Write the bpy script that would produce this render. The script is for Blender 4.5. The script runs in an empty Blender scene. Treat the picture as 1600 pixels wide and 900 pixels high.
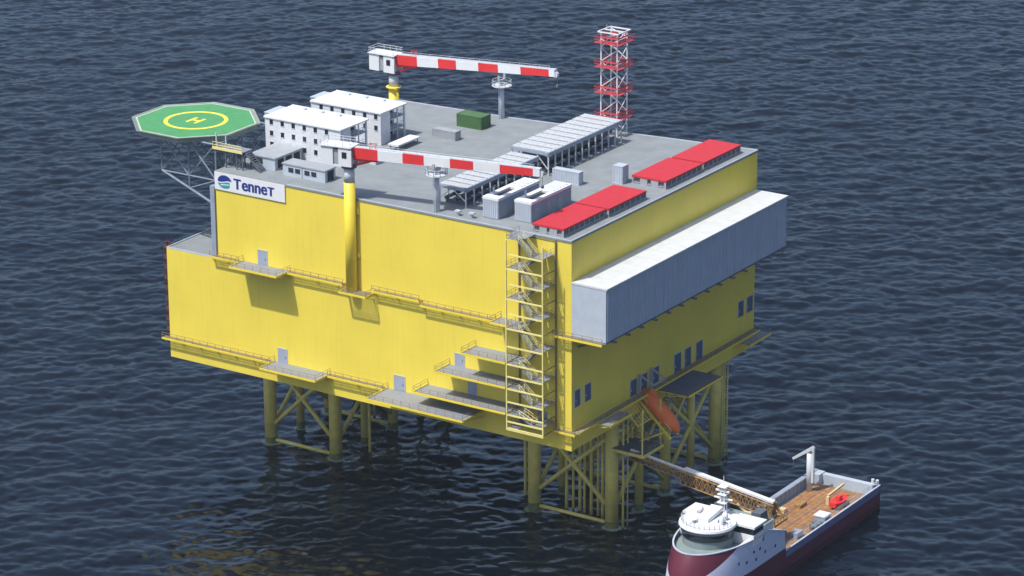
import bpy, math, random
import numpy as np
from mathutils import Vector, Matrix
random.seed(7)
S = bpy.context.scene
COL = S.collection
PI = math.pi

# ------------------------------------------------------------------ heights
ZT, ZB, ZM = 59.1, 21.1, 42.3        # weather deck, underside, terrace

# ------------------------------------------------------------------ materials
def mat(name, rgb, rough=.5, metal=0., var=.08, scale=.6, dirt=0., dirt_rgb=(.12,.10,.08), streak=False, bump=0., spec=.4):
    m = bpy.data.materials.new(name); m.use_nodes = True
    nt = m.node_tree; N = nt.nodes; L = nt.links
    b = N['Principled BSDF']
    b.inputs['Roughness'].default_value = rough
    b.inputs['Metallic'].default_value = metal
    b.inputs['Specular IOR Level'].default_value = spec
    g = N.new('ShaderNodeNewGeometry')
    n1 = N.new('ShaderNodeTexNoise'); n1.inputs['Scale'].default_value = scale; n1.inputs['Detail'].default_value = 6
    L.new(g.outputs['Position'], n1.inputs['Vector'])
    mr = N.new('ShaderNodeMapRange'); mr.inputs['From Min'].default_value = .3; mr.inputs['From Max'].default_value = .7
    mr.inputs['To Min'].default_value = 1-var; mr.inputs['To Max'].default_value = 1+var
    L.new(n1.outputs['Fac'], mr.inputs['Value'])
    mul = N.new('ShaderNodeMix'); mul.data_type = 'RGBA'; mul.blend_type = 'MULTIPLY'; mul.inputs[0].default_value = 1
    mul.inputs[6].default_value = (*rgb, 1)
    L.new(mr.outputs['Result'], mul.inputs[7])
    out = mul.outputs[2]
    if dirt > 0:
        mp = N.new('ShaderNodeMapping')
        if streak: mp.inputs['Scale'].default_value = (1.3, 1.3, .09)
        else: mp.inputs['Scale'].default_value = (.22, .22, .22)
        L.new(g.outputs['Position'], mp.inputs['Vector'])
        n2 = N.new('ShaderNodeTexNoise'); n2.inputs['Scale'].default_value = 1.0; n2.inputs['Detail'].default_value = 8; n2.inputs['Roughness'].default_value = .65
        L.new(mp.outputs['Vector'], n2.inputs['Vector'])
        r2 = N.new('ShaderNodeMapRange'); r2.inputs['From Min'].default_value = .5; r2.inputs['From Max'].default_value = .78
        r2.inputs['To Max'].default_value = dirt; L.new(n2.outputs['Fac'], r2.inputs['Value'])
        mx = N.new('ShaderNodeMix'); mx.data_type = 'RGBA'; mx.inputs[7].default_value = (*dirt_rgb, 1)
        L.new(r2.outputs['Result'], mx.inputs[0]); L.new(out, mx.inputs[6]); out = mx.outputs[2]
        rr = N.new('ShaderNodeMapRange'); rr.inputs['To Min'].default_value = max(.05, rough-.12); rr.inputs['To Max'].default_value = min(1, rough+.15)
        L.new(n2.outputs['Fac'], rr.inputs['Value']); L.new(rr.outputs['Result'], b.inputs['Roughness'])
    L.new(out, b.inputs['Base Color'])
    if bump:
        bp = N.new('ShaderNodeBump'); bp.inputs['Strength'].default_value = bump; bp.inputs['Distance'].default_value = .05
        L.new(n1.outputs['Fac'], bp.inputs['Height']); L.new(bp.outputs['Normal'], b.inputs['Normal'])
    return m

def seams(m, sx, sz, dark=.86, width=.012, axes=('X', 'Z')):
    """faint plating seams drawn into the paint"""
    nt = m.node_tree; N = nt.nodes; L = nt.links
    b = N['Principled BSDF']; src = b.inputs['Base Color'].links[0].from_socket
    g = N.new('ShaderNodeNewGeometry'); sp = N.new('ShaderNodeSeparateXYZ'); L.new(g.outputs['Position'], sp.inputs[0])
    acc = None
    for ax, s in zip(axes, (sx, sz)):
        d = N.new('ShaderNodeMath'); d.operation = 'DIVIDE'; d.inputs[1].default_value = s; L.new(sp.outputs[ax], d.inputs[0])
        f = N.new('ShaderNodeMath'); f.operation = 'FRACT'; L.new(d.outputs[0], f.inputs[0])
        c = N.new('ShaderNodeMath'); c.operation = 'LESS_THAN'; c.inputs[1].default_value = width*3/s*3; L.new(f.outputs[0], c.inputs[0])
        if acc is None: acc = c
        else:
            mxx = N.new('ShaderNodeMath'); mxx.operation = 'MAXIMUM'; L.new(acc.outputs[0], mxx.inputs[0]); L.new(c.outputs[0], mxx.inputs[1]); acc = mxx
    mx = N.new('ShaderNodeMix'); mx.data_type = 'RGBA'; mx.blend_type = 'MULTIPLY'
    mx.inputs[7].default_value = (dark, dark, dark, 1)
    L.new(acc.outputs[0], mx.inputs[0]); L.new(src, mx.inputs[6]); L.new(mx.outputs[2], b.inputs['Base Color'])
    return m

M = {}
M['yellow'] = seams(mat('yellow_hull_paint', (.775,.62,.075), .45, var=.05, scale=.12, dirt=.16, dirt_rgb=(.45,.33,.05), streak=True), 6.1, 5.3, .972, .02)
M['yellow2'] = mat('yellow_steel_paint', (.78,.60,.05), .45, var=.06)
M['jacket'] = mat('jacket_paint', (.70,.59,.14), .5, var=.12, dirt=.35, dirt_rgb=(.20,.17,.05), streak=True)
M['algae'] = mat('marine_growth', (.10,.12,.03), .8, var=.3, scale=2)
M['deck'] = seams(mat('grey_deck_coating', (.215,.235,.245), .75, var=.10, scale=.35, dirt=.5, dirt_rgb=(.16,.17,.175)), 7.6, 5.2, .90, .02, ('X','Y'))
M['grate'] = mat('galvanised_grating', (.23,.245,.265), .6, .1, var=.12, scale=3)
M['rail'] = mat('brown_handrail', (.22,.15,.09), .6, var=.1)
M['yrail'] = mat('yellow_handrail', (.74,.65,.24), .5, var=.05)
M['white'] = mat('white_paint', (.70,.71,.72), .45, var=.03, dirt=.10, dirt_rgb=(.55,.55,.55))
M['facade'] = mat('white_facade', (.62,.64,.66), .5, var=.10, scale=2.2, dirt=.15, dirt_rgb=(.40,.42,.45), streak=True)
M['offwhite'] = mat('offwhite_steel', (.54,.57,.60), .45, var=.05)
M['red'] = mat('red_paint', (.66,.035,.035), .45, var=.06)
M['cooler_red'] = mat('red_cooler_top', (.48,.026,.034), .55, var=.07, scale=1.2, dirt=.12, dirt_rgb=(.40,.05,.05))
M['grey'] = mat('grey_steel', (.34,.36,.38), .5, .1, var=.08)
M['lgrey'] = mat('light_grey_cladding', (.42,.47,.53), .5, var=.06, dirt=.15, dirt_rgb=(.3,.32,.34), streak=True)
M['dgrey'] = mat('dark_grey_steel', (.10,.115,.135), .55, var=.12)
M['bgrey'] = mat('blue_grey_steel', (.26,.31,.38), .5, var=.1)
M['cladding'] = seams(mat('blue_grey_cladding', (.37,.44,.54), .45, var=.05, scale=.3, dirt=.15, dirt_rgb=(.25,.29,.35), streak=True), 3.1, 40, .86, .02, ('Y','Z'))
M['radroof'] = seams(mat('white_sheet_roof', (.56,.575,.58), .5, var=.06, dirt=.2, dirt_rgb=(.5,.5,.48)), 4.4, 90, .86, .02, ('Y','X'))
M['glass'] = mat('dark_window_glass', (.015,.02,.03), .12, var=.02, spec=.6)
M['black'] = mat('black_recess', (.02,.022,.025), .8, var=.1)
M['doorblue'] = mat('slate_blue_door', (.075,.10,.16), .5, var=.06)
M['doorgrey'] = mat('grey_door', (.30,.33,.40), .5, var=.04)
M['green'] = mat('green_container_paint', (.065,.145,.05), .5, var=.12, dirt=.2, dirt_rgb=(.05,.1,.04))
M['heligreen'] = mat('helideck_green', (.07,.27,.10), .7, var=.10, scale=.5, dirt=.25, dirt_rgb=(.08,.30,.14))
M['heligrey'] = mat('helideck_border', (.22,.26,.225), .7, var=.08)
M['lineyellow'] = mat('line_paint_yellow', (.80,.70,.06), .6, var=.06)
M['linewhite'] = mat('line_paint_white', (.50,.56,.48), .6, var=.05)
M['steelblue'] = mat('galvanised_truss', (.20,.25,.31), .5, .2, var=.15, scale=1.5)
M['navy'] = mat('navy_print', (.015,.035,.20), .5, var=.02)
M['teal'] = mat('teal_print', (.03,.28,.30), .5, var=.02)
M['orange'] = mat('orange_grp', (.74,.16,.025), .4, var=.08, dirt=.15, dirt_rgb=(.35,.08,.03))
M['maroon'] = mat('maroon_hull_paint', (.105,.014,.03), .4, var=.12, scale=.3, dirt=.25, dirt_rgb=(.07,.02,.03), streak=True)
M['lilac'] = mat('white_hull_side_paint', (.55,.59,.74), .45, var=.06, scale=.8, dirt=.15, dirt_rgb=(.42,.46,.6), streak=True)
M['shipdeck'] = mat('ship_grey_green_deck', (.20,.25,.25), .7, var=.12)
M['wood'] = seams(mat('orange_brown_deck_planks', (.32,.16,.065), .7, var=.3, scale=.9, dirt=.5, dirt_rgb=(.17,.10,.055)), .9, 6.0, .8, .03, ('X','Y'))
M['rust'] = mat('brown_gangway_paint', (.30,.17,.06), .6, var=.3, scale=2)
M['slats'] = mat('pale_canopy_slats', (.46,.48,.50), .55, var=.08, scale=1.4, dirt=.25, dirt_rgb=(.3,.32,.33))
M['slate'] = mat('dark_slate_plating', (.075,.09,.13), .65, var=.15)
M['brownred'] = mat('dark_maroon_steel', (.11,.045,.045), .6, var=.15)
M['wgrate'] = mat('tan_grating_bars', (.34,.30,.20), .6, var=.12)
M['mastred'] = mat('faded_red_mast_paint', (.50,.06,.075), .55, var=.1)
M['navyband'] = mat('blue_grey_hull_band', (.13,.14,.26), .45, var=.1)
M['cream'] = mat('cream_paint', (.60,.48,.25), .5, var=.06)

def two_tone(name, ma, mb_):
    """maroon hull with the white fore side painted on: straight paint edges at fixed places on the hull"""
    m = M[ma].copy(); m.name = name; nt = m.node_tree; N = nt.nodes; L = nt.links
    b = N['Principled BSDF']; src = b.inputs['Base Color'].links[0].from_socket
    g = N.new('ShaderNodeNewGeometry'); sp = N.new('ShaderNodeSeparateXYZ'); L.new(g.outputs['Position'], sp.inputs[0])
    def mt(op, a, bv):
        q = N.new('ShaderNodeMath'); q.operation = op
        for i, v in enumerate((a, bv)):
            if isinstance(v, (int, float)): q.inputs[i].default_value = v
            else: L.new(v, q.inputs[i])
        return q.outputs[0]
    slope = mt('ADD', sp.outputs['Y'], mt('MULTIPLY', mt('SUBTRACT', 10.9, sp.outputs['Z']), 2.1))
    f = mt('MULTIPLY', mt('GREATER_THAN', slope, .6), mt('GREATER_THAN', sp.outputs['Z'], 5.35))
    nz = N.new('ShaderNodeTexNoise'); nz.inputs['Scale'].default_value = .9; nz.inputs['Detail'].default_value = 6
    L.new(g.outputs['Position'], nz.inputs['Vector'])
    mr = N.new('ShaderNodeMapRange'); mr.inputs['To Min'].default_value = .86; mr.inputs['To Max'].default_value = 1.1; L.new(nz.outputs['Fac'], mr.inputs['Value'])
    li = N.new('ShaderNodeMix'); li.data_type = 'RGBA'; li.blend_type = 'MULTIPLY'; li.inputs[0].default_value = 1; li.inputs[6].default_value = (.55,.59,.74,1)
    L.new(mr.outputs['Result'], li.inputs[7])
    mx = N.new('ShaderNodeMix'); mx.data_type = 'RGBA'; L.new(f, mx.inputs[0]); L.new(src, mx.inputs[6]); L.new(li.outputs[2], mx.inputs[7])
    L.new(mx.outputs[2], b.inputs['Base Color'])
    return m
M['hullpaint'] = two_tone('ship_hull_two_tone_paint','maroon','lilac')

# ------------------------------------------------------------------ mesh builder
class MB:
    def __init__(s): s.v = []; s.f = []; s.m = []
    def add(s, vs, fs, m=0):
        o = len(s.v); s.v += [tuple(x) for x in vs]
        for f in fs: s.f.append(tuple(i+o for i in f)); s.m.append(m)
        return s
    def box(s, x0, x1, y0, y1, z0, z1, m=0):
        v = [(x,y,z) for z in (z0,z1) for y in (y0,y1) for x in (x0,x1)]
        return s.add(v, [(0,2,3,1),(4,5,7,6),(0,1,5,4),(2,6,7,3),(0,4,6,2),(1,3,7,5)], m)
    def beam(s, a, b, w, h, m=0, up=(0,0,1), w2=None, h2=None):
        a = Vector(a); b = Vector(b); d = (b-a).normalized()
        u = Vector(up)
        if abs(d.dot(u)) > .98: u = Vector((0,1,0))
        r = d.cross(u).normalized(); u = r.cross(d)
        w2 = w if w2 is None else w2; h2 = h if h2 is None else h2
        v = []
        for p, ww, hh in ((a,w,h),(b,w2,h2)):
            for sx, sz in ((-1,-1),(1,-1),(1,1),(-1,1)): v.append(p + r*sx*ww/2 + u*sz*hh/2)
        return s.add(v, [(0,3,2,1),(4,5,6,7),(0,1,5,4),(1,2,6,5),(2,3,7,6),(3,0,4,7)], m)
    def tube(s, a, b, r, n=6, m=0, r2=None):
        a = Vector(a); b = Vector(b); d = (b-a).normalized()
        u = Vector((0,0,1)) if abs(d.z) < .9 else Vector((1,0,0))
        p = d.cross(u).normalized(); q = d.cross(p)
        r2 = r if r2 is None else r2
        v = [c + (p*math.cos(2*PI*i/n)+q*math.sin(2*PI*i/n))*rr for c, rr in ((a,r),(b,r2)) for i in range(n)]
        f = [(i,(i+1)%n,n+(i+1)%n,n+i) for i in range(n)] + [tuple(range(n))[::-1], tuple(range(n,2*n))]
        return s.add(v, f, m)
    def prism(s, poly, z0, z1, m=0, mtop=None):
        n = len(poly)
        s.add([(x,y,z) for z in (z0,z1) for x,y in poly], [(i,(i+1)%n,n+(i+1)%n,n+i) for i in range(n)] + [tuple(range(n))[::-1]], m)
        s.add([(x,y,z1) for x,y in poly], [tuple(range(n))], m if mtop is None else mtop)
        return s
    def ring(s, c, r0, r1, z0, z1, n=48, m=0, ph=0.):
        v = []
        for i in range(n):
            a = 2*PI*i/n+ph; ca, sa = math.cos(a), math.sin(a)
            v += [(c[0]+r0*ca,c[1]+r0*sa,z0),(c[0]+r1*ca,c[1]+r1*sa,z0),(c[0]+r1*ca,c[1]+r1*sa,z1),(c[0]+r0*ca,c[1]+r0*sa,z1)]
        f = []
        for i in range(n):
            a = 4*i; b = 4*((i+1)%n)
            for j in range(4): f.append((a+j,b+j,b+(j+1)%4,a+(j+1)%4))
        return s.add(v, f, m)
    def lathe(s, c, prof, n=24, m=0, sy=1.):
        k = len(prof)
        v = [(c[0]+r*math.cos(2*PI*i/n), c[1]+sy*r*math.sin(2*PI*i/n), c[2]+z) for i in range(n) for r,z in prof]
        f = [(i*k+j,((i+1)%n)*k+j,((i+1)%n)*k+j+1,i*k+j+1) for i in range(n) for j in range(k-1)]
        return s.add(v, f, m)
    def build(s, name, m, parent=None, smooth=False):
        off = Vector((0,0,0)); p = parent
        while p is not None: off += p.location; p = p.parent
        me = bpy.data.meshes.new(name)
        me.from_pydata([(x-off.x,y-off.y,z-off.z) for x,y,z in s.v], [], s.f)
        ms = m if isinstance(m, (list, tuple)) else [m]
        for q in ms: me.materials.append(M[q] if isinstance(q, str) else q)
        if len(ms) > 1: me.polygons.foreach_set('material_index', s.m)
        if smooth:
            for p_ in me.polygons: p_.use_smooth = True
        me.validate(); me.update()
        o = bpy.data.objects.new(name, me); COL.objects.link(o); o.parent = parent
        return o

def tag(o, label, cat, group=None):
    o['label'] = label; o['category'] = cat
    if group: o['group'] = group
    return o
def thing(name, label, cat, loc=(0,0,0), group=None):
    o = bpy.data.objects.new(name, None); o.empty_display_size = .5; COL.objects.link(o); o.location = loc
    return tag(o, label, cat, group)
def one(name, mb, m, label, cat, group=None, smooth=False):
    xs = np.array(mb.v); c = ((xs[:,0].min()+xs[:,0].max())/2, (xs[:,1].min()+xs[:,1].max())/2, xs[:,2].min())
    o = mb.build(name, m, None, smooth)
    me = o.data; me.transform(Matrix.Translation((-c[0],-c[1],-c[2]))); o.location = c
    return tag(o, label, cat, group)
def copy_tree(o, parent=None):
    c = o.copy(); COL.objects.link(c); c.parent = parent
    for ch in list(o.children): copy_tree(ch, c)
    return c

def railing(pts, h=1.1, step=1.6, r=.032, m='rail', parent=None, name='railing'):
    b = MB()
    for a, c in zip(pts[:-1], pts[1:]):
        a = Vector(a); c = Vector(c); n = max(1, round((c-a).length/step))
        for i in range(n+1):
            p = a.lerp(c, i/n); b.tube(p, p+Vector((0,0,h)), r, 5)
        for hh in (h, h*.55): b.tube(a+Vector((0,0,hh)), c+Vector((0,0,hh)), r, 5)
    return b.build(name, m, parent)

# ================================================================== TOPSIDE
top = thing('platform_topside', 'huge yellow box-shaped platform topside standing on a lattice of yellow legs', 'platform', (-40,30,ZB))
lower = [(-88.2,0),(0,0),(0,63.1),(-88.2,60)]
upper = [(-76.1,.004),(-.004,.004),(-.004,63.3),(-50,57),(-76.1,55.6)]
MB().prism(lower, ZB, ZM).build('lower_block', 'yellow', top)
MB().prism([(-88.0,.25),(-76.0,.25),(-76.0,60.0),(-88.0,59.8)], ZM+.004, ZM+.06).build('terrace_deck', 'deck', top)
cb = MB(); cb.box(-88.2,-76.2,0,.22,ZM+.004,ZM+.25); cb.box(-88.2,-87.98,.22,59.5,ZM+.004,ZM+.25)
cb.build('terrace_kerb', 'lgrey', top)
MB().prism(upper, ZM+.002, ZT-.32).build('upper_block', 'yellow', top)
MB().prism([(-76.2,-.12),(.12,-.12),(.12,63.5),(-50,57.15),(-76.2,55.75)], ZT-.318, ZT).build('weather_deck', 'deck', top)
kb = MB()
for a, b in (((-60,-.02),(.02,-.02)),((.02,.1),(.02,63.3)),((0,63.4),(-50,57.05)),((-50,57.05),(-75,55.7))):
    kb.beam((*a,ZT+.06), (*b,ZT+.06), .18, .16)
kb.build('deck_kerb', 'lgrey', top)
# corner stiffener strip of the near corner and pilaster that frames the stair recess
MB().box(-3.2,-3.0,-.05,0,ZB+3.9,ZT-.32).build('stair_side_trim', 'dgrey', top)
b = MB(); b.box(-10.9,-3.2,-.04,0,ZT-.75,ZT-.6); b.build('stair_head_trim','dgrey',top)

def front_door(x, z, w=2.0, h=2.7, label=None):
    d = MB().box(x-w/2,x+w/2,-.06,0,z,z+h).build('door', 'doorgrey', top)
    if label: d['label'] = label
    fr = MB(); fr.box(x-w/2-.1,x-w/2,-.09,0,z,z+h+.1); fr.box(x+w/2,x+w/2+.1,-.09,0,z,z+h+.1); fr.box(x-w/2,x+w/2,-.09,0,z+h,z+h+.1)
    fr.build('door_frame', 'lgrey', d)
    MB().box(x+w*.3,x+w*.36,-.14,-.06,z+1.0,z+1.3).build('handle', 'dgrey', d)
front_door(-65.9, 43.05); front_door(-62.0, 25.0); front_door(-36.1, 25.0, 2.3); front_door(-23.1, 32.1, 1.9, 2.3); front_door(-20.5, 27.35, 1.8, 2.3)
front_door(-5.9, 24.9, 1.9, 2.4)
def side_door(y0, y1, z0, z1):
    d = MB().box(0,.07,y0,y1,z0,z1).build('door', 'doorblue', top)
    fr = MB(); fr.box(0,.11,y0-.12,y0,z0,z1+.12); fr.box(0,.11,y1,y1+.12,z0,z1+.12); fr.box(0,.11,y0,y1,z1,z1+.12)
    fr.build('door_frame', 'lgrey', d)
    MB().box(.07,.14,y0+.25,y0+.4,z0+1.0,z0+1.4).build('handle', 'lgrey', d)
for y0,y1,z0,z1 in ((.9,2.6,28.8,31.9),(4.2,6.1,28.8,31.9),(19.1,21.2,24.9,27.9),(22.8,24.8,24.9,27.9),(26.8,28.8,24.9,27.9),
                    (34.2,36.5,24.7,28.1),(37.9,40.0,24.7,28.1),(41.9,44.1,24.7,28.1),(57.1,59.0,28.4,31.4),(60.3,62.4,28.4,31.4)):
    side_door(y0,y1,z0,z1)

# ------------------------------------------------------------------ sign
sg = thing('company_sign', 'white name board with blue and teal emblem on the upper left of the yellow front', 'sign', (-68.2,-.1,55.9))
MB().box(-76.15,-60.3,-.22,-.13,55.75,59.02).build('sign_panel', 'white', sg)
def text_mesh(txt, x, z, size, sx=1., off=.04):
    cu = bpy.data.curves.new('lettering', 'FONT'); cu.body = txt; cu.size = size; cu.extrude = .02; cu.offset = off
    ob = bpy.data.objects.new('lettering', cu); COL.objects.link(ob)
    dg = bpy.context.evaluated_depsgraph_get(); me = bpy.data.meshes.new_from_object(ob.evaluated_get(dg))
    bpy.data.objects.remove(ob)
    me.transform(Matrix.Translation((x,-.225,z)) @ Matrix.Rotation(PI/2,4,'X') @ Matrix.Diagonal((sx,1,1,1)))
    w = max(v.co.x for v in me.vertices)
    return me, w
def letters(parts):
    vs = MB(); x = parts[0][1]
    for txt, gap, z, size, sx in parts:
        me, w = text_mesh(txt, x if vs.v else gap, z, size, sx)
        for k_, dx_ in enumerate((-.08,0,.08)): vs.add([(v.co.x+dx_,v.co.y-.005*k_,v.co.z) for v in me.vertices], [tuple(p.vertices) for p in me.polygons])
        x = w+.2
        bpy.data.meshes.remove(me)
    return vs
letters([('T',-71.75,56.5,2.75,.95),('enne',0,56.5,3.15,.93),('T',0,56.5,2.3,1.0)]).build('lettering', 'navy', sg)
em = MB(); cx, cz, R = -73.85, 57.38, 1.25
def sector(f0, f1, y, m, n=20):
    top_ = [(cx+1.25*R*math.cos(a), y, cz+R*math.sin(a)) for a in [f0+(f1-f0)*i/n for i in range(n+1)]]
    em.add(top_, [tuple(range(n+1))], m)
n = 20
def band(fn_lo, fn_hi, x0, x1, m, y=-.236):
    v = []; 
    for i in range(n+1):
        x = x0+(x1-x0)*i/n; v += [(cx+x, y, cz+fn_lo(x)), (cx+x, y, cz+fn_hi(x))]
    em.add(v, [(2*i,2*i+2,2*i+3,2*i+1) for i in range(n)], m)
circ = lambda x: R*math.sqrt(max(0,1-(x/(1.3*R))**2))
band(lambda x: max(-circ(x), .10+.18*math.sin(x*1.6)), circ, -1.25*R, 1.29*R, 0)
band(lambda x: -circ(x), lambda x: max(-circ(x), -.12+.18*math.sin(x*1.6)-.0), -1.25*R, .9*R, 1)
band(lambda x: -.62+.12*x, lambda x: -.44+.12*x, -.9, .95, 2, -.242)
em.build('emblem', ['navy','teal','white'], sg)

# ================================================================== JACKET
jk = thing('jacket_foundation', 'lattice of yellow tubular legs and cross braces carrying the platform out of the sea', 'foundation', (-41,36,0))
cols = (-79.3,-64.0,-19.4,-3.0); rows = (18.,27.3,36.5,45.5,54.3)
def leg(x, y, r):
    l = MB().tube((x,y,1.2),(x,y,ZB),r,20).build('leg', 'jacket', jk, True)
    MB().tube((x,y,-6),(x,y,1.2),r+.04,20).build('splash_zone', 'algae', l, True)
    return l
for x in cols:
    for j, y in enumerate(rows): leg(x, y, (1.2,.78,.95,.72,1.15)[j])
def brace(a, b, r): MB().tube(a,b,r,10).build('brace', 'jacket', jk, True)
for xa, xb in ((cols[0],cols[1]),(cols[2],cols[3])):
    for y in (rows[0],rows[2],rows[4]):
        brace((xa,y,3.0),(xb,y,17.6),.42); brace((xa,y,17.6),(xb,y,3.0),.42)
        brace((xa,y,19.7),(xb,y,19.7),.40); brace((xa,y,.6),(xb,y,.6),.35)
for x in cols:
    for ya, yb in ((rows[0],rows[2]),(rows[2],rows[4])):
        brace((x,ya,2.6),(x,yb,18.2),.42); brace((x,ya,18.2),(x,yb,2.6),.42)
        brace((x,ya,19.7),(x,yb,19.7),.38)
        brace((x,ya,10.4),(x,(ya+yb)/2,18.8),.28)
for i in range(8):
    x = -14.2+i*1.28
    MB().tube((x,20.6+.25*(i%3),-4),(x,20.6+.25*(i%3),ZB),.24 if i%2 else .32,10).build('riser', 'jacket', jk, True)
for x, y, r in ((-1.2,18.9,.2),(-1.0,20.1,.14),(-24,22,.3),(-60.5,24,.28),(-71,40,.28),(-2.6,56.3,.22),(-2.6,57.1,.14),(-2.6,58.2,.14)):
    MB().tube((x,y,-4),(x,y,ZB),r,10).build('riser', 'jacket', jk, True)
lb = MB()
for i in range(34): lb.beam((-2.6,57.1,.5+.6*i),(-2.6,58.2,.5+.6*i),.06,.06)
lb.build('ladder', 'yrail', jk)

# ================================================================== WALKWAYS AND PLATFORMS
def walkway(name, label, x0, x1, y0, y1, z, cat='walkway', group=None, rail='rail', sides=('f',), beam=.26, brackets=True, fascia='yellow2', bars=False, floor='grate'):
    t = thing(name, label, cat, ((x0+x1)/2,(y0+y1)/2,z-.4), group)
    if name == 'walkway' or bars:
        gb = MB(); alongx = x1-x0 >= y1-y0
        n = int(max(x1-x0,y1-y0)/.24)
        for i in range(n):
            if alongx: gb.box(x0+.24*i,x0+.24*i+.11,y0,y1,z-.06,z)
            else: gb.box(x0,x1,y0+.24*i,y0+.24*i+.11,z-.06,z)
        if alongx: gb.box(x0,x1,y1-.14,y1-.02,z-.16,z-.061); gb.box(x0,x1,y0+.02,y0+.12,z-.16,z-.061)
        else: gb.box(x0+.02,x0+.12,y0,y1,z-.16,z-.061); gb.box(x1-.14,x1-.02,y0,y1,z-.16,z-.061)
        gb.build('grating', 'wgrate', t)
    else: MB().box(x0,x1,y0,y1,z-.07,z).build('grating', floor, t)
    e = MB()
    e.box(x0,x1,y0-.10,y0-.003,z-beam,z+.10) if 'f' in sides else None
    e.box(x1+.003,x1+.10,y0,y1,z-beam,z+.10) if 'r' in sides else None
    e.box(x0-.10,x0-.003,y0,y1,z-beam,z+.10) if 'l' in sides else None
    e.build('edge_beam', fascia, t)
    if brackets:
        k = MB(); L_ = max(x1-x0, y1-y0); nn = max(2, int(L_/3.2))
        for i in range(nn):
            if x1-x0 >= y1-y0 or 'f' in sides:
                x = x0+.2+(x1-x0-.4)*i/(nn-1); k.beam((x,y1,z-.25),(x,y0,z-.16),.12,.22); k.beam((x,0-.02,z-1.2),(x,y0+.3,z-.25),.1,.12)
            else:
                y = y0+.2+(y1-y0-.4)*i/(nn-1); k.beam((x0,y,z-.25),(x1,y,z-.16),.12,.22); k.beam((.02,y,z-1.2),(x1-.3,y,z-.25),.1,.12)
        k.build('bracket', 'yellow2', t)
    pts = []
    if 'l' in sides: pts.append((x0,y1,z))
    if 'f' in sides or 'l' in sides: pts.append((x0,y0,z))
    if 'f' in sides or 'r' in sides: pts.append((x1,y0,z))
    if 'r' in sides: pts.append((x1,y1,z))
    railing(pts, 1.05, 1.8, .042 if name == 'walkway' else .032, rail, t)
    return t
gW = 'narrow walkways along the yellow front'
walkway('walkway', 'short narrow walkway leading left from the upper grey platform with a single door', -77.2,-70.6,-1.15,0,43.0, group=gW)
walkway('walkway', 'upper walkway between the grey door platform and the crane column', -59.6,-47.3,-1.15,0,43.0, group=gW)
walkway('walkway', 'upper walkway just right of the crane column', -41.0,-30.8,-1.15,0,43.0, group=gW)
walkway('walkway', 'upper walkway stepping down to the stair tower', -30.6,-14.6,-1.2,0,42.3, group=gW)
walkway('walkway', 'short railed walkway right of the stair tower under the grey cooler housing', -3.0,6.9,-1.3,-.05,42.15, group=gW, brackets=False)
walkway('walkway', 'long lower walkway at the far left bottom of the yellow front', -89.2,-64.2,-1.15,0,25.0, group=gW)
walkway('walkway', 'lower walkway between the two lower grey door platforms', -51.2,-38.9,-1.15,0,25.0, group=gW)
walkway('walkway', 'lowest walkway to the right of the stair tower, ending at the near corner', -3.0,1.4,-1.15,0,24.7, group=gW)
walkway('walkway', 'long walkway running along the foot of the shaded right side', 0,1.4,.1,63.0,24.6, sides=('r',))
gP = 'grey landing platforms on the yellow front'
walkway('landing_platform', 'upper grey platform on the left half of the yellow front, casting a square shadow', -70.4,-59.8,-4.1,0,43.02, 'platform', gP, sides=('f','r','l'))
walkway('landing_platform', 'small platform round the foot of the front crane column', -47.1,-41.2,-2.7,0,42.2, 'platform', gP, sides=('f','r','l'), bars=True)
walkway('landing_platform', 'lower grey platform with a grey door above the left pair of legs', -63.9,-51.4,-4.5,0,25.0, 'platform', gP, sides=('f','r','l'), rail='rail')
walkway('landing_platform', 'widest grey platform at the bottom of the front, reaching out past its door', -38.7,-18.2,-6.5,0,24.9, 'platform', gP, sides=('f','r','l'))
walkway('landing_platform', 'lowest of the three stacked platforms left of the stair tower', -30.0,-10.6,-4.5,0,27.35, 'platform', gP, sides=('f','l'))
walkway('landing_platform', 'middle of the three stacked platforms left of the stair tower, with a door', -25.3,-10.6,-4.5,0,32.1, 'platform', gP, sides=('f','l'))
walkway('landing_platform', 'topmost and shortest of the three stacked platforms left of the stair tower', -19.7,-10.6,-4.5,0,36.6, 'platform', gP, sides=('f','l'))
walkway('landing_platform', 'small grey platform where the upper walkway meets the stair tower', -14.4,-10.6,-3.4,0,42.9, 'platform', gP, sides=('f','l'))
walkway('landing_platform', 'light grey landing at the bottom of the right side near the corner', 1.55,4.0,6.0,13.2,24.6, 'platform', sides=('r',))
walkway('landing_platform', 'dark slate platform beside the orange lifeboat', 1.55,7.8,26.2,38.2,24.4, 'platform', sides=('r',), floor='slate')
walkway('landing_platform', 'small yellow edged platform at the far end of the right side', 1.55,3.6,55.5,63.3,24.2, 'platform', sides=('r',))
gl = thing('gangway_landing', 'dark landing low under the right side where the gangway arrives', 'platform', (1.5,19.5,15.5))
MB().box(-2,4.6,16.2,23.0,15.5,15.75).build('grating', 'dgrey', gl)
e = MB(); e.box(-2,4.6,16.05,16.19,15.3,15.85); e.box(4.61,4.75,16.05,23.0,15.3,15.85); e.build('edge_beam','jacket',gl)
for x, y in ((-1.6,22.6),(4.2,22.6),(4.2,16.5)): MB().tube((x,y,15.7),(x,y,24.3 if x>0 else ZB),.16,8).build('hanger', 'jacket', gl)
railing([(4.6,17.8,15.75),(4.6,23,15.75),(-2,23,15.75)], 1.1, 1.3, .05, 'rail', gl)
st_ = MB()
for i in range(20): st_.box(1.9,3.1,23.1+.32*i,23.4+.32*i,15.9+.43*i,16.0+.43*i)
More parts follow.
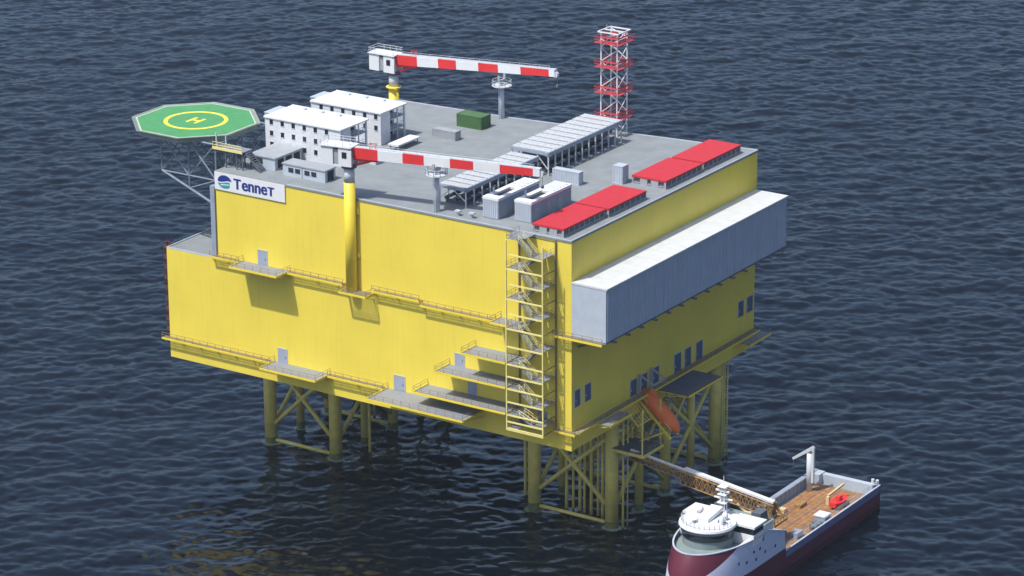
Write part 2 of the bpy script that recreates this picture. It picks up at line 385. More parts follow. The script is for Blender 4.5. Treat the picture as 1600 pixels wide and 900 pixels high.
st_.beam((1.85,23.1,15.8),(1.85,29.5,24.3),.08,.3); st_.beam((3.15,23.1,15.8),(3.15,29.5,24.3),.08,.3)
st_.build('stair_flight','grate',gl)

# caged ladder on the hidden left end
lad = thing('caged_ladder', 'brown caged ladder running down the far left edge of the lower yellow block', 'ladder', (-88.6,1,25))
l = MB()
for y in (.5,1.3): l.box(-88.75,-88.65,y-.05,y+.05,25,ZM+1)
for i in range(44): l.beam((-88.7,.5,25.2+.4*i),(-88.7,1.3,25.2+.4*i),.05,.05)
l.build('ladder', 'brownred', lad)
c = MB()
for i in range(9):
    z = 26.5+i*2.0; p = [(-88.25,.2),(-89.05,.2),(-89.3,.9),(-89.05,1.6),(-88.25,1.6)]
    for a, b_ in zip(p[:-1],p[1:]): c.beam((*a,z),(*b_,z),.06,.9)
for y,x in ((.2,-89.08),(.9,-89.33),(1.6,-89.08)): c.box(x-.03,x+.03,y-.06,y+.06,26,43.2)
c.build('cage', 'brownred', lad)

# ================================================================== STAIR TOWER
tw = thing('stair_tower', 'open yellow and grey zigzag stair tower on the front near the corner', 'stairs', (-6.7,-2.3,24.5))
XL, XR, YF, YK = -10.45,-3.05,-4.3,-.25
for x, y, m_ in ((XL,YF,'cream'),(XR,YF,'cream'),(XL,YK,'rail'),(XR,YK,'rail')):
    MB().box(x-.11,x+.11,y-.11,y+.11,24.3,ZT-.4).build('post', 'yrail' if y==YF else 'rail', tw)
lev = [ZT-.05,53.8,48.4,43.05,36.6,32.1,27.35,24.9]
def flight(a, b, y0, y1):
    f = MB(); a = Vector(a); b_ = Vector(b); n = 11
    for y in (y0+.06,y1-.06): f.beam((a.x,y,a.z-.1),(b_.x,y,b_.z-.1),.1,.32)
    for i in range(1,n):
        p = a.lerp(b_,i/n); f.box(p.x-.17,p.x+.17,y0+.1,y1-.1,p.z-.03,p.z+.03)
    fl = f.build('stair_flight', 'grate', tw)
    for y in (y0,y1):
        r = MB()
        for h in (.55,1.05): r.tube((a.x,y,a.z+h),(b_.x,y,b_.z+h),.045,5)
        for i in range(4):
            p = a.lerp(b_,(i+.3)/3.6); r.tube((p.x,y,p.z),(p.x,y,p.z+1.05),.045,5)
        r.build('handrail', 'yrail', fl)
for i, (za, zb_) in enumerate(zip(lev[:-1], lev[1:])):
    mid = (za+zb_)/2
    flight((-8.1,0,za),(-5.2,0,mid),YF+.1,YF+1.7)
    flight((-5.2,0,mid),(-8.1,0,zb_),YF+2.1,YK-.1)
    g = MB(); g.box(-5.15,XR-.12,YF+.12,YK,mid-.08,mid); lp = g.build('landing', 'grate', tw)
    railing([(-5.1,YF+.1,mid),(XR-.1,YF+.1,mid),(XR-.1,YK,mid)],1.05,1.4,.03,'rail',lp)
    MB().box(-9.9 if i<3 else XL+.12,XR-.12,YF-.09,YF+.09,mid-.36,mid-.12).build('front_beam','yrail',tw)
for i, z in enumerate(lev):
    g = MB(); g.box(XL+.12,-8.15,YF+.12,YK,z-.08,z); lp = g.build('landing','grate',tw)
    railing([(XL+.1,YK,z),(XL+.1,YF+.1,z),(-8.2,YF+.1,z)],1.05,1.4,.03,'rail',lp)
    if i: MB().box(XL+.12,XR-.12,YF-.09,YF+.09,z-.36,z-.12).build('front_beam','yrail',tw)
for z in lev[1:]:
    s_ = MB(); s_.box(XR-.07,XR+.07,YF+.12,YK-.12,z-.3,z-.15); s_.box(XL-.07,XL+.07,YF+.12,YK-.12,z-.34,z-.16); s_.build('side_beam','rail',tw)
MB().box(XL-.6,-7.2,-3.2,-.2,ZT-.03,ZT+.06).build('head_landing','grate',tw)
MB().box(XL,XR,YF-.1,YF+.1,24.3,24.5).build('base_beam','yrail',tw)

# ================================================================== COOLER HOUSING on the right side
rh = thing('cooler_housing', 'long blue grey clad housing with white roof hung on the right side', 'housing', (3.5,31,42.2))
MB().box(.01,6.9,.0,62.3,42.25,51.55).build('walls', 'cladding', rh)
MB().box(.008,6.9,-.06,-.003,42.25,51.55).build('end_wall', 'lgrey', rh)
MB().box(.006,7.1,-.12,62.5,51.56,51.86).build('roof', 'radroof', rh)
fl = MB()
for i in range(78):
    y = .3+i*.8; fl.box(6.902,6.99+.07*(i%4==0),y,y+.16,42.3,51.5)
fl.box(6.901,6.93,.1,62.2,42.27,42.4)
fl.build('cladding_ribs', 'cladding', rh)
MB().box(.006,7.0,-.1,62.4,42.0,42.24).build('base_frame', 'dgrey', rh)
for i in range(14):
    y = 2.2+i*4.45
    b = MB(); b.beam((.02,y,41.85),(7.6,y,41.85),.5,.28); b.beam((.02,y,39.6),(5.0,y,41.7),.35,.3); b.build('bracket','dgrey',rh)

# ================================================================== HELIDECK
hc = (-88.7,10.5); HZ = 64.0
hd = thing('helideck', 'green octagonal helicopter deck with yellow circle, cantilevered off the left corner', 'helideck', (hc[0],hc[1],HZ))
def octo(R, ph=PI/8): return [(hc[0]+R*math.cos(ph+PI/4*i), hc[1]+R*math.sin(ph+PI/4*i)) for i in range(8)]
MB().prism(octo(11.75), HZ-.9, HZ).build('deck_plate', 'heligrey', hd)
MB().prism(octo(11.35), HZ+.004, HZ+.008).build('landing_surface', 'heligreen', hd)
MB().ring(hc, 11.25, 11.5, HZ+.009, HZ+.013, 8, ph=PI/8).build('perimeter_line', 'linewhite', hd)
MB().ring(hc, 5.2, 5.95, HZ+.012, HZ+.018, 64).build('landing_circle', 'lineyellow', hd)
h = MB()
for dx in (-.95,.95): h.box(hc[0]+dx-.3,hc[0]+dx+.3,hc[1]-1.6,hc[1]+1.6,HZ+.012,HZ+.018)
h.box(hc[0]-.65,hc[0]+.65,hc[1]-.3,hc[1]+.3,HZ+.012,HZ+.018)
h.build('landing_letter', 'lineyellow', hd)
nt_ = MB(); inn = octo(11.77); out = octo(12.35)
for i in range(8):
    j = (i+1)%8
    nt_.add([(*inn[i],HZ-.1),(*inn[j],HZ-.1),(*out[j],HZ+.1),(*out[i],HZ+.1),(*inn[i],HZ-.16),(*inn[j],HZ-.16),(*out[j],HZ+.04),(*out[i],HZ+.04)],
            [(0,1,2,3),(7,6,5,4),(2,6,7,3),(0,3,7,4),(1,5,6,2),(0,4,5,1)])
nt_.build('safety_net', 'heligrey', hd)
def tr(a, b, r=.16): 
    t_.tube(a,b,r,6)
XO = (-97.2,-90.6,-84.0,-78.2)
for y in (2.6,10.5,18.4):
    t_ = MB()
    tr((-93.2 if y<3 or y>18 else -98.5,y,HZ-1.0),(-78.5,y,HZ-1.0),.2); tr((-90.6,y,56.2),(-77.5,y,56.2))
    for x in (-90.6,-84.3,-78.0): tr((x,y,HZ-1),(x,y,56.2),.18)
    tr((-90.6,y,HZ-1),(-84.3,y,56.2)); tr((-84.3,y,HZ-1),(-78,y,56.2)); tr((-84.3,y,HZ-1),(-90.6,y,56.2),.12); tr((-78,y,HZ-1),(-84.3,y,56.2),.12)
    tr((-90.6,y,56.2),(-76.1,y,50.6),.24); tr((-84.3,y,56.2),(-84.3,y,53.8),.14); tr((-84.3,y,53.8),(-78,y,56.2),.14); tr((-78,y,56.2),(-76.1,y,51.5),.2)
    t_.build('truss_frame','steelblue',hd)
t_ = MB()
for x in (-90.6,-84.3,-78.0):
    for z in (56.2,HZ-1.0):
        tr((x,2.6,z),(x,18.4,z),.15)
    for ya, yb in ((2.6,10.5),(10.5,18.4)):
        tr((x,ya,56.2),(x,yb,HZ-1),.11); tr((x,yb,56.2),(x,ya,HZ-1),.11)
for y0,xa,xb in ((.8,-92,-85),(6.5,-98,-79),(14.5,-98,-79),(20,-92,-85)): tr((xa,y0,HZ-.95),(xb,y0,HZ-.95),.13)
for i in range(5):
    xa = -93+i*2.6; tr((xa,2.6,HZ-1),(xa+2.6,10.5,HZ-1),.1); tr((xa+2.6,10.5,HZ-1),(xa,18.4,HZ-1),.1)
t_.build('cross_bracing','steelblue',hd)
MB().box(-78.0,-77.0,.6,1.6,ZM+.06,55.8).build('support_column','bgrey',hd)
ac = thing('helideck_access', 'dark framed access bridge with pale posts between the helideck and the deck corner', 'access bridge', (-75,4,ZT))
MB().box(-78.4,-71.6,2.4,5.2,62.4,62.55).build('grating','grate',ac)
e = MB(); e.box(-78.4,-71.6,2.2,2.38,62.3,62.75); e.build('edge_beam','yrail',ac)
p_ = MB()
for x in (-75.6,-73.2,-71.8):
    for y in (2.6,5.0): p_.box(x-.1,x+.1,y-.1,y+.1,ZT+.001,62.39)
for x in (-75.6,-73.2): p_.beam((x,2.6,ZT+.3),(x+2.2,2.6,62.3),.12,.12)
p_.build('frame','dgrey',ac)
for x in (-77.6,-75.4): MB().box(x-.09,x+.09,2.4,2.58,62.56,65.4).build('post','offwhite',ac)
railing([(-78.3,2.3,62.56),(-71.7,2.3,62.56)],1.1,1.2,.05,'yrail',ac)
sf = MB()
for i in range(10): sf.box(-71.5+.32*i,-71.2+.32*i,3.2,4.6,62.2-.34*i,62.28-.34*i)
sf.beam((-71.6,3.15,62.3),(-68.2,3.15,ZT+.1),.08,.3); sf.beam((-71.6,4.65,62.3),(-68.2,4.65,ZT+.1),.08,.3)
sf.build('stair_flight','dgrey',ac)

# ================================================================== ACCOMMODATION AND DECK HOUSES
def windowbox(parent, x, y, z, w=.75, h=.95):
    o = MB().box(x-w/2,x+w/2,y-.03,y,z-h/2,z+h/2).build('window','glass',parent)
    f = MB(); f.box(x-w/2-.08,x+w/2+.08,y-.06,y-.0,z+h/2,z+h/2+.08); f.box(x-w/2-.08,x+w/2+.08,y-.08,y,z-h/2-.08,z-h/2)
    f.build('frame','offwhite',o)
def accommodation(name, label, x0, x1, y0, y1, h, rows, wx0, annex):
    t = thing(name, label, 'accommodation block', ((x0+x1)/2,(y0+y1)/2,ZT), 'white accommodation blocks')
    z1 = ZT+h; xr = x1-.01; ym = y0+(y1-y0)*.38
    MB().box(x0,x1-2.6,y0,y1,ZT,z1-.25).build('walls','facade',t)
    MB().box(x1-2.6,x1,y0+.004,ym,ZT,z1-.25).build('end_walls','facade',t)
    rf = MB(); rf.box(x0-.2,x1+.25,y0-.25,y1+.3,z1-.25,z1); rf.build('roof','white',t)
    k = MB(); k.box(x0-.2,x1+.25,y1+.16,y1+.3,z1,z1+.12); k.build('roof_kerb','offwhite',t)
    nfl = 3
    for i in range(1,nfl):
        z = ZT+h/nfl*i; b = MB().box(x1-2.598,x1+.05,ym+.003,y1,z-.1,z+.06).build('balcony_slab','lgrey',t)
        railing([(x1-.05,ym+.2,z+.06),(x1-.05,y1-.15,z+.06)],1.0,1.2,.04,'offwhite',b)
    for y in (ym+(y1-ym)*.5,): MB().box(x1-.18,x1,y-.09,y+.09,ZT,z1-.26).build('post','offwhite',t)
    MB().box(x1-.3,x1+.02,y1-.3,y1,ZT,z1-.26).build('corner_post','white',t)
    for i in range(nfl):
        z = ZT+h/nfl*i
        MB().box(x1-2.598,x1-2.54,ym+.8,y1-.6,z+.15,z+h/nfl-.35).build('glazing','glass',t)
    for r in range(rows):
        for c_ in range(6):
            windowbox(t, wx0+2.5*c_, y0, z1-.95-2.12*r)
    # annex
    MB().box(x0-2.6,x0-.003,y0+3.2,y1-.4,ZT,z1-.55).build('annex','lgrey',t)
    MB().box(x0-2.7,x0-.2,y0+3.1,y1-.3,z1-.548,z1-.42).build('annex_roof','lgrey',t)
    ru = MB()
    for i in range(3): ru.box(x0+3+4*i,x0+4+4*i,y1-1.5,y1-.7,z1+.001,z1+.3)
    ru.build('roof_unit','offwhite',t)
    return t
accommodation('accommodation_block','nearer white accommodation block with three rows of small dark windows',-75.3,-58.3,14.0,22.2,7.0,3,-73.9,True)
accommodation('accommodation_block','rear white accommodation block standing behind the nearer one',-75.8,-60.0,28.8,36.6,6.3,2,-73.6,True)

dh = thing('deck_cabin', 'low pale cabin with two pairs of dark windows beside the front crane column', 'cabin', (-59.5,6,ZT))
MB().box(-64.2,-54.8,4.5,7.6,ZT,ZT+2.1).build('walls','lgrey',dh)
MB().box(-64.35,-54.65,4.35,7.75,ZT+2.102,ZT+2.3).build('roof','grey',dh)
for x in (-62.4,-60.9,-58.8,-57.3):
    w_ = MB().box(x-.55,x+.55,4.44,4.5,ZT+.75,ZT+1.6).build('window','glass',dh)
MB().box(-54.8,-54.74,5.2,7.0,ZT+.1,ZT+1.9).build('side_opening','black',dh)
MB().box(-60,-59.86,4.42,4.5,ZT,ZT+2.1).build('corner_trim','grey',dh)
dh2 = thing('deck_cabin', 'low flat roofed grey cabin behind the sign, dark openings along its side', 'cabin', (-69.5,9,ZT))
MB().box(-72.4,-66.8,5.6,13.6,ZT,ZT+2.2).build('walls','lgrey',dh2)
MB().box(-72.6,-66.6,5.4,13.8,ZT+2.202,ZT+2.4).build('roof','grey',dh2)
MB().box(-71.8,-69.6,5.53,5.6,ZT+.9,ZT+1.9).build('window','glass',dh2)
for i in range(3): MB().box(-66.8,-66.73,6.4+2.4*i,8.1+2.4*i,ZT+.3,ZT+1.9).build('side_opening','black',dh2)
b = MB()
for i in range(2): b.box(-74.6+1.3*i,-74.4+1.3*i,3.6,3.8,ZT,ZT+1.9)
b.box(-74.7,-73.0,3.5,5.4,ZT+1.9,ZT+2.0); b.build('porch','dgrey',dh2)

def corr_box(name, label, cat, x0,x1,y0,y1,h,m, group=None, top_m=None, z=ZT):
    t = thing(name, label, cat, ((x0+x1)/2,(y0+y1)/2,z), group)
    b = MB(); b.box(x0+.06,x1-.06,y0+.06,y1-.06,z+.06,z+h-.05)
    n = int((x1-x0)/.5)
    for i in range(n): xx = x0+.2+(x1-x0-.5)*i/max(1,n-1); b.box(xx,xx+.2,y0,y0+.07,z+.15,z+h-.12)
    n = max(2,int((y1-y0)/.5))
    for i in range(n): yy = y0+.2+(y1-y0-.5)*i/max(1,n-1); b.box(x1-.07,x1,yy,yy+.2,z+.15,z+h-.12)
    b.build('body', m, t)
    f = MB()
    for x in (x0,x1-.16):
        for y in (y0,y1-.16): f.box(x,x+.16,y,y+.16,z,z+h)
    for zz in (z,z+h-.16):
        f.box(x0+.16,x1-.16,y0-.004,y0+.12,zz,zz+.16); f.box(x0+.16,x1-.16,y1-.12,y1+.004,zz,zz+.16)
        f.box(x0-.004,x0+.12,y0+.16,y1-.16,zz,zz+.16); f.box(x1-.12,x1+.004,y0+.16,y1-.16,zz,zz+.16)
    f.build('frame', m, t)
    if top_m: MB().box(x0+.02,x1-.02,y0+.02,y1-.02,z+h+.002,z+h+.1).build('roof', top_m, t)
    return t
corr_box('shipping_container','green container standing on the rear of the deck','container',-55.6,-50.0,47.0,50.2,2.45,'green')
corr_box('storage_container','low grey container in front of the green container','container',-55.3,-50.0,38.4,40.2,1.75,'grey')
corr_box('equipment_cabinet','wide thin grey cabinet on the deck between the canopy and the red coolers','cabinet',-21.4,-15.8,27.2,28.6,2.4,'lgrey')
corr_box('equipment_cabinet','tall narrow grey cabinet beside the rear pair of red coolers','cabinet',-11.8,-9.7,32.0,34.0,3.3,'lgrey')
hs = thing('hatch_cover','white flat cover raised on short legs beside the accommodation blocks','hatch cover',(-56,30.6,ZT))
MB().box(-57.3,-55.0,27.2,34.2,ZT+.95,ZT+1.25).build('cover','white',hs)
for x in (-57.0,-55.3):
    for y in (27.6,33.8): MB().box(x-.1,x+.1,y-.1,y+.1,ZT,ZT+.948).build('leg','grey',hs)
lk = thing('deck_locker','small white locker on the open deck under the front crane boom','locker',(-54.4,19.6,ZT))
MB().box(-55.1,-53.7,18.3,21.0,ZT,ZT+1.1).build('body','offwhite',lk); MB().box(-55.2,-53.6,18.2,21.1,ZT+1.102,ZT+1.25).build('lid','white',lk)
for (x, y, lab) in ((-24.2,1.6,'left one of two small grey vents by the front deck edge'),(-21.4,1.7,'right one of two small grey vents by the front deck edge')):
    v = thing('deck_vent', lab, 'vent', (x,y,ZT), 'small grey vents by the front deck edge')
    MB().tube((x,y,ZT),(x,y,ZT+.7),.28,10).build('pipe','grey',v); MB().box(x-.5,x+.5,y-.4,y+.4,ZT+.7,ZT+.95).build('cap','lgrey',v)

# ------------------------------------------------------------------ transformer houses
def trafo(label, x0, x1, y0, y1, h):
    t = thing('equipment_house', label, 'equipment house', ((x0+x1)/2,(y0+y1)/2,ZT), 'long grey equipment houses')
    z1 = ZT+h
    MB().box(x0,x1,y0,y1,ZT,z1-.45).build('walls','bgrey',t)
    fr = MB(); fr.box(x0-.02,x1+.02,y0-.08,y0-.003,ZT+.1,z1-.3)
    for i in range(8): xx = x0+.1+(x1-x0-.4)*i/7; fr.box(xx,xx+.16,y0-.16,y0-.081,ZT+.15,z1-.35)
    fr.build('front_panel','lgrey',t)
    # roof with a long open slot
    xs0, xs1, ys0, ys1 = x0+.9,x1-.75,y0+1.6,y0+7.0
    r = MB(); r.box(x0-.1,xs0,y0-.1,y1+.1,z1-.448,z1); r.box(xs1,x1+.1,y0-.1,y1+.1,z1-.448,z1)
    r.box(xs0,xs1,y0-.1,ys0,z1-.448,z1); r.box(xs0,xs1,ys1,y1+.1,z1-.448,z1); r.build('roof','white',t)
    MB().box(xs0,xs1,ys0,ys1,z1-.447,z1-.4).build('fan_slot','black',t)
    b = MB()
    for i in range(5): b.box(x0+.3,x1-.3,ys1+.6+i*1.0,ys1+1.1+i*1.0,z1,z1+.14)
    b.build('roof_ribs','offwhite',t)
    MB().tube((x0+.45,ys0+1.0,z1),(x0+.45,ys0+1.0,z1+1.0),.18,8).build('vent_pipe','lgrey',t)
    for i in range(3):
        MB().box(x1,x1+.06,y0+1.2+3.6*i,y0+2.4+3.6*i,ZT+.15,ZT+2.4).build('door','grey',t)
    return t
trafo('left one of two long grey equipment houses, beside the lower canopy',-20.1,-17.0,3.3,16.2,3.75)
trafo('right one of two long grey equipment houses, beside the red coolers',-14.4,-11.1,4.6,17.3,3.75)

# ------------------------------------------------------------------ red coolers
def cooler(label, x0,x1,y0,y1, h=1.6):
    t = thing('deck_cooler', label, 'cooler', ((x0+x1)/2,(y0+y1)/2,ZT), 'red topped coolers along the right deck edge')
    MB().box(x0+.3,x1-.2,y0+.3,y1-.3,ZT,ZT+h-.342).build('body','dgrey',t)
    MB().box(x0,x1,y0,y1,ZT+h-.34,ZT+h).build('red_top','cooler_red',t)
    f = MB(); n = int((y1-y0)/1.6)
    for i in range(n+1):
        y = y0+.15+(y1-y0-.3)*i/n; f.box(x1-.5,x1-.05,y-.08,y+.08,ZT+.2,ZT+h-.342)
    n = 3
    for i in range(n+1):
        x = x0+.15+(x1-x0-.3)*i/n; f.box(x-(.75 if 0<i<n else .1),x+(.75 if 0<i<n else .1),y0+.05,y0+.25,ZT+.17,ZT+h-.36)
    f.box(x1-.3,x1-.1,y0+.1,y1-.1,ZT+.28,ZT+.42); f.box(x0+.1,x1-.1,y0+.1,y0+.3,ZT+.28,ZT+.42)
    f.build('fins','grey',t)
    k = MB(); k.box(x0,x1,y0-.02,y0+.3,ZT+.0,ZT+.16); k.box(x1-.3,x1,y0+.3,y1,ZT,ZT+.16); k.box(x0,x0+.3,y0+.3,y1,ZT,ZT+.16); k.build('skid','grey',t)
    b = MB()
    for i in range(4): b.box(x0+.6+i*1.6,x0+1.3+i*1.6,y1+.03,y1+.3,ZT+h-.5,ZT+h-.12)
    b.build('end_clamp','cream',t)
cooler('nearest red topped cooler, at the front corner of the deck',-8.4,-2.0,.75,14.0)
cooler('second red topped cooler from the front, joined end to end with the nearest',-8.4,-1.6,14.5,26.9)
cooler('third red topped cooler, beside the tall narrow cabinet',-8.7,-1.6,33.5,46.2)
cooler('farthest red topped cooler, at the rear right corner of the deck',-8.4,-1.7,46.8,60.2)

# ------------------------------------------------------------------ canopies
def canopy(label, x0,x1,y0,y1,zr, npost, vb):
    t = thing('pipe_canopy', label, 'canopy', ((x0+x1)/2,(y0+y1)/2,ZT), 'white roofed canopies in the middle of the deck')
    n = int((y1-y0)/2.3)
    r = MB(); step = (y1-y0)/n
    for i in range(n):
        a = y0+i*step; r.box(x0,x1,a+.28,a+step-.28,zr-.16,zr); r.box(x0+.3,x1-.3,a+step*.5-.06,a+step*.5+.06,zr,zr+.1)
    r.box(x0+.5,x0+.8,y0,y1,zr-.4,zr-.161); r.box(x1-.8,x1-.5,y0,y1,zr-.4,zr-.161)
    r.build('roof','slats',t)
    e = MB(); e.box(x1-.02,x1+.16,y0,y1,zr-.75,zr-.05); e.box(x0-.16,x0+.02,y0,y1,zr-.6,zr-.17); e.box(x0,x1,y0-.16,y0-.002,zr-.6,zr-.1); e.build('eaves_beam','bgrey',t)
    for i in range(npost):
        y = y0+.1+(y1-y0-.3)*i/(npost-1)
        for x in (x1-.05,x0+.15): MB().box(x-.1,x+.1,y-.1,y+.1,ZT,zr-.3).build('post','offwhite',t)
    b = MB()
    b.beam((x1-.05,y0,zr-.8),(x1-2.2,y0,zr-.35),.14,.14); b.beam((x1-.05,y0-.02,ZT+1.2),(x1-2.4,y0-.02,zr-.8),.14,.14); b.beam((x0+.15,y0-.02,ZT+1.0),(x0+2.4,y0-.02,zr-.8),.14,.14)
    b.build('knee_brace','offwhite',t)
    p = MB()
    for i in range(5): x = x0+.9+(x1-x0-2)*i/4; p.tube((x,y0+.8,ZT+1.0+.5*(i%2)),(x,y1-.8,ZT+1.0+.5*(i%2)),.33,10)
    for i in range(int((y1-y0)/3)):
        y = y0+1.5+3*i; p.box(x0+.5,x1-1.0,y-.12,y+.12,ZT,ZT+.65)
    p.build('pipes','dgrey',t, False)
    q = MB(); q.box(x0+.4,x1-1.5,y0+2.5,y1-1.2,ZT+1.95,ZT+2.6); q.build('cable_tray','dgrey',t)
canopy('larger and higher white roofed canopy reaching to the rear edge of the deck',-31.6,-23.6,29.3,54.4,63.5,12,True)
canopy('smaller lower canopy passing under the tip of the front crane boom',-31.0,-25.3,5.6,28.7,62.75,10,True)

# ================================================================== CRANES
def crane(name, label, px, py, zb, zy, zh, tip, zroot, platform):
    """pedestal at px,py; boom ends at tip"""
    t = thing(name, label, 'crane', (px,py,zb), 'pedestal cranes')
    MB().tube((px,py,zb),(px,py,zy),1.0,28).build('pedestal','yellow2',t,True)
    MB().tube((px,py,zy+.002),(px,py,zh-.5),.95,28).build('column','offwhite',t,True)
    MB().tube((px,py,zh-.5),(px,py,zh-.02),1.35,28).build('slew_ring','dgrey',t,True)
    d = Vector((tip[0]-px,tip[1]-py,0)).normalized(); n_ = Vector((-d.y,d.x,0)); P = Vector((px,py,0))
    def ob(mb, a0,a1,w0,w1,z0,z1,m=0):
        v = [P+d*a+n_*w+Vector((0,0,z)) for z in (z0,z1) for w in (w0,w1) for a in (a0,a1)]
        mb.add(v,[(0,2,3,1),(4,5,7,6),(0,1,5,4),(2,6,7,3),(0,4,6,2),(1,3,7,5)],m)
    h = MB(); ob(h,-1.3,.7,-1.5,1.5,zh,zh+3.4); ob(h,.7,1.2,-1.5,-1.1,zh,zh+3.0); ob(h,.7,1.2,1.1,1.5,zh,zh+3.0); h.build('house','white',t)
    c = MB(); ob(c,-4.7,-2.4,-1.45,1.45,zh+.1,zh+3.25); c.build('machinery_box','white',t)
    c = MB(); ob(c,-2.4,-1.3,-1.2,1.2,zh+.2,zh+2.9); c.build('machinery_gap','grey',t)
    c = MB(); ob(c,-4.9,1.3,-1.7,1.7,zh+3.402,zh+3.55); tp_ = c.build('house_roof','white',t)
    r = []
    for a, w in ((-4.7,-1.6),(1.1,-1.6),(1.1,1.6),(-4.7,1.6),(-4.7,-1.6)): r.append(P+d*a+n_*w+Vector((0,0,zh+3.55)))
    railing(r,1.0,1.3,.04,'offwhite',tp_)
    w = MB(); ob(w,-.6,.3,-1.56,-1.501,zh+1.5,zh+2.6); w.build('cab_window','glass',t)
    # boom
    A = P+d*1.2+Vector((0,0,zroot)); B = Vector(tip)
    br = [0,.135,.27,.385,.525,.65,.79,.965,1.0]; ms = [0,1,0,1,0,1,0,1]
    bm = MB()
    for i in range(8):
        f0, f1 = br[i], br[i+1]
        hh = lambda f: 1.95-.65*f
        ww = lambda f: 1.5-.5*f
        bm.beam(A.lerp(B,f0),A.lerp(B,f1),ww(f0),hh(f0),ms[i],(0,0,1),ww(f1),hh(f1))
    boom = bm.build('boom',['red','white'],t)
    bt = MB()
    D = (B-A)
    bt.beam(A+Vector((0,0,-1.1)),A+D*.13+Vector((0,0,-1.05)),1.1,.5,0); bt.beam(A+Vector((0,0,-2.4)),A+D*.10+Vector((0,0,-1.2)),.35,.35,0)
    bt.build('boom_root','red',boom)
    s_ = MB(); s_.beam(A+Vector((0,0,1.02)),B+Vector((0,0,.70)),1.0,.06)
    wk = s_.build('boom_walkway','offwhite',boom)
    railing([tuple(A+D*.03-n_*.55+Vector((0,0,1.0))),tuple(B-D*.03-n_*.4+Vector((0,0,.7)))],.7,2.2,.03,'offwhite',wk)
    k = MB(); k.tube(B+n_*.3+Vector((0,0,-.3)),B-n_*.3+Vector((0,0,-.3)),.55,14); k.build('tip_sheave','offwhite',boom)
    k = MB(); k.tube(B+d*.3+Vector((0,0,-.4)),B+d*.3+Vector((0,0,-2.2)),.04,5); k.lathe(B+d*.3+Vector((0,0,-2.9)),[(.01,0),(.28,.15),(.3,.5),(.1,.75),(.01,.76)],10); k.build('hook_block','dgrey',boom)
    a_ = MB()
    for q in (.08,.11): a_.beam(A+D*q+Vector((0,0,.9)),A+D*(q+.01)+Vector((0,0,2.0)),.12,.12)
    a_.beam(A+D*.08+Vector((0,0,1.9)),A+D*.12+Vector((0,0,1.9)),.1,.1); a_.build('sheave_frame','red',boom)
    return t
c1 = crane('pedestal_crane','nearer red and white crane with its yellow column on the yellow front',-45.4,-1.0,42.25,62.3,65.5,(-9.4,5.0,68.4),67.9,True)
MB().box(-46.7,-44.1,-.4,-.02,56.4,57.4).build('column_bracket','yellow2',c1)
MB().box(-46.7,-44.1,-.4,-.02,48.4,49.2).build('column_bracket','yellow2',c1)
c2 = crane('pedestal_crane','farther red and white crane at the rear corner behind the accommodation blocks',-77.5,57.5,ZM+.06,61.2,64.1,(-40.4,57.9,69.1),66.7,True)
MB().box(-77.9,-76.0,55.4,56.6,57.0,58.2).build('column_bracket','yellow2',c2)
pl = MB().ring((-77.5,57.5),1.1,1.55,61.0,61.12,20).build('column_platform','yellow2',c2)
0 and railing([( -77.5+1.9*math.cos(a), 57.5+1.9*math.sin(a), 61.12) for a in [i*PI/6 for i in range(13)]],1.0,1.3,.04,'yrail',pl)

def boom_rest(label, x, y, z0, z1):
    t = thing('boom_rest', label, 'boom rest', (x,y,z0), 'boom rests')
    MB().tube((x,y,z0),(x,y,z1-1.1),.52,16,r2=.45).build('post','offwhite',t,True)
    MB().ring((x,y),.4,1.9,z1-1.55,z1-1.45,18).build('platform','offwhite',t)
    for s_ in t.children:
        if s_.name.startswith('platform'):
            railing([(x+1.85*math.cos(a),y+1.85*math.sin(a),z1-1.45) for a in [i*PI/5 for i in range(11)]],1.0,1.4,.045,'offwhite',s_)
    c = MB(); c.beam((x,y-1.0,z1-.6),(x,y+1.0,z1-.6),.4,.5); c.box(x-.25,x+.25,y-1.05,y-.85,z1-.5,z1+.55); c.box(x-.25,x+.25,y+.85,y+1.05,z1-.5,z1+.55); c.tube((x,y,z1-1.1),(x,y,z1-.6),.3,8)
    c.build('cradle','grey',t)
    l = MB()
    for dx in (-.25,.25): l.tube((x+dx,y-.75,z0),(x+dx,y-.75,z1-1.5),.05,5)
    for i in range(12): l.tube((x-.25,y-.75,z0+.3+.42*i),(x+.25,y-.75,z0+.3+.42*i),.035,4)
    l.build('ladder','lgrey',t)
boom_rest('pale boom rest post at the front deck edge under the nearer crane boom',-28.6,1.6,ZT,67.3)
boom_rest('pale boom rest post at the rear deck edge under the farther crane boom',-51.4,57.0-.9,ZT,67.0)

# ================================================================== LATTICE MAST
ms = thing('lattice_mast','tall red and white lattice mast at the rear edge of the deck','mast',(-29.7,59.2,ZT))
mx, my, hw = -28.2, 58.9, 1.75
for sx in (-1,1):
    for sy in (-1,1):
        MB().box(mx+sx*hw-.1,mx+sx*hw+.1,my+sy*hw-.1,my+sy*hw+.1,ZT,78.7).build('leg','white',ms)
zs = [61.2,63.2,66.0,68.2,70.8,73.1,75.6,77.4,78.6]
b = MB()
for i,(za,zb_) in enumerate(zip([ZT]+zs[:-1],zs)):
    for (xa,ya,xb,yb) in ((-1,-1,1,-1),(1,-1,1,1),(1,1,-1,1),(-1,1,-1,-1)):
        pa, pb = (mx+xa*hw,my+ya*hw), (mx+xb*hw,my+yb*hw)
        if i%2: pa, pb = pb, pa
        b.tube((*pa,za),(*pb,zb_),.08,5)
b.build('diagonals','white',ms)
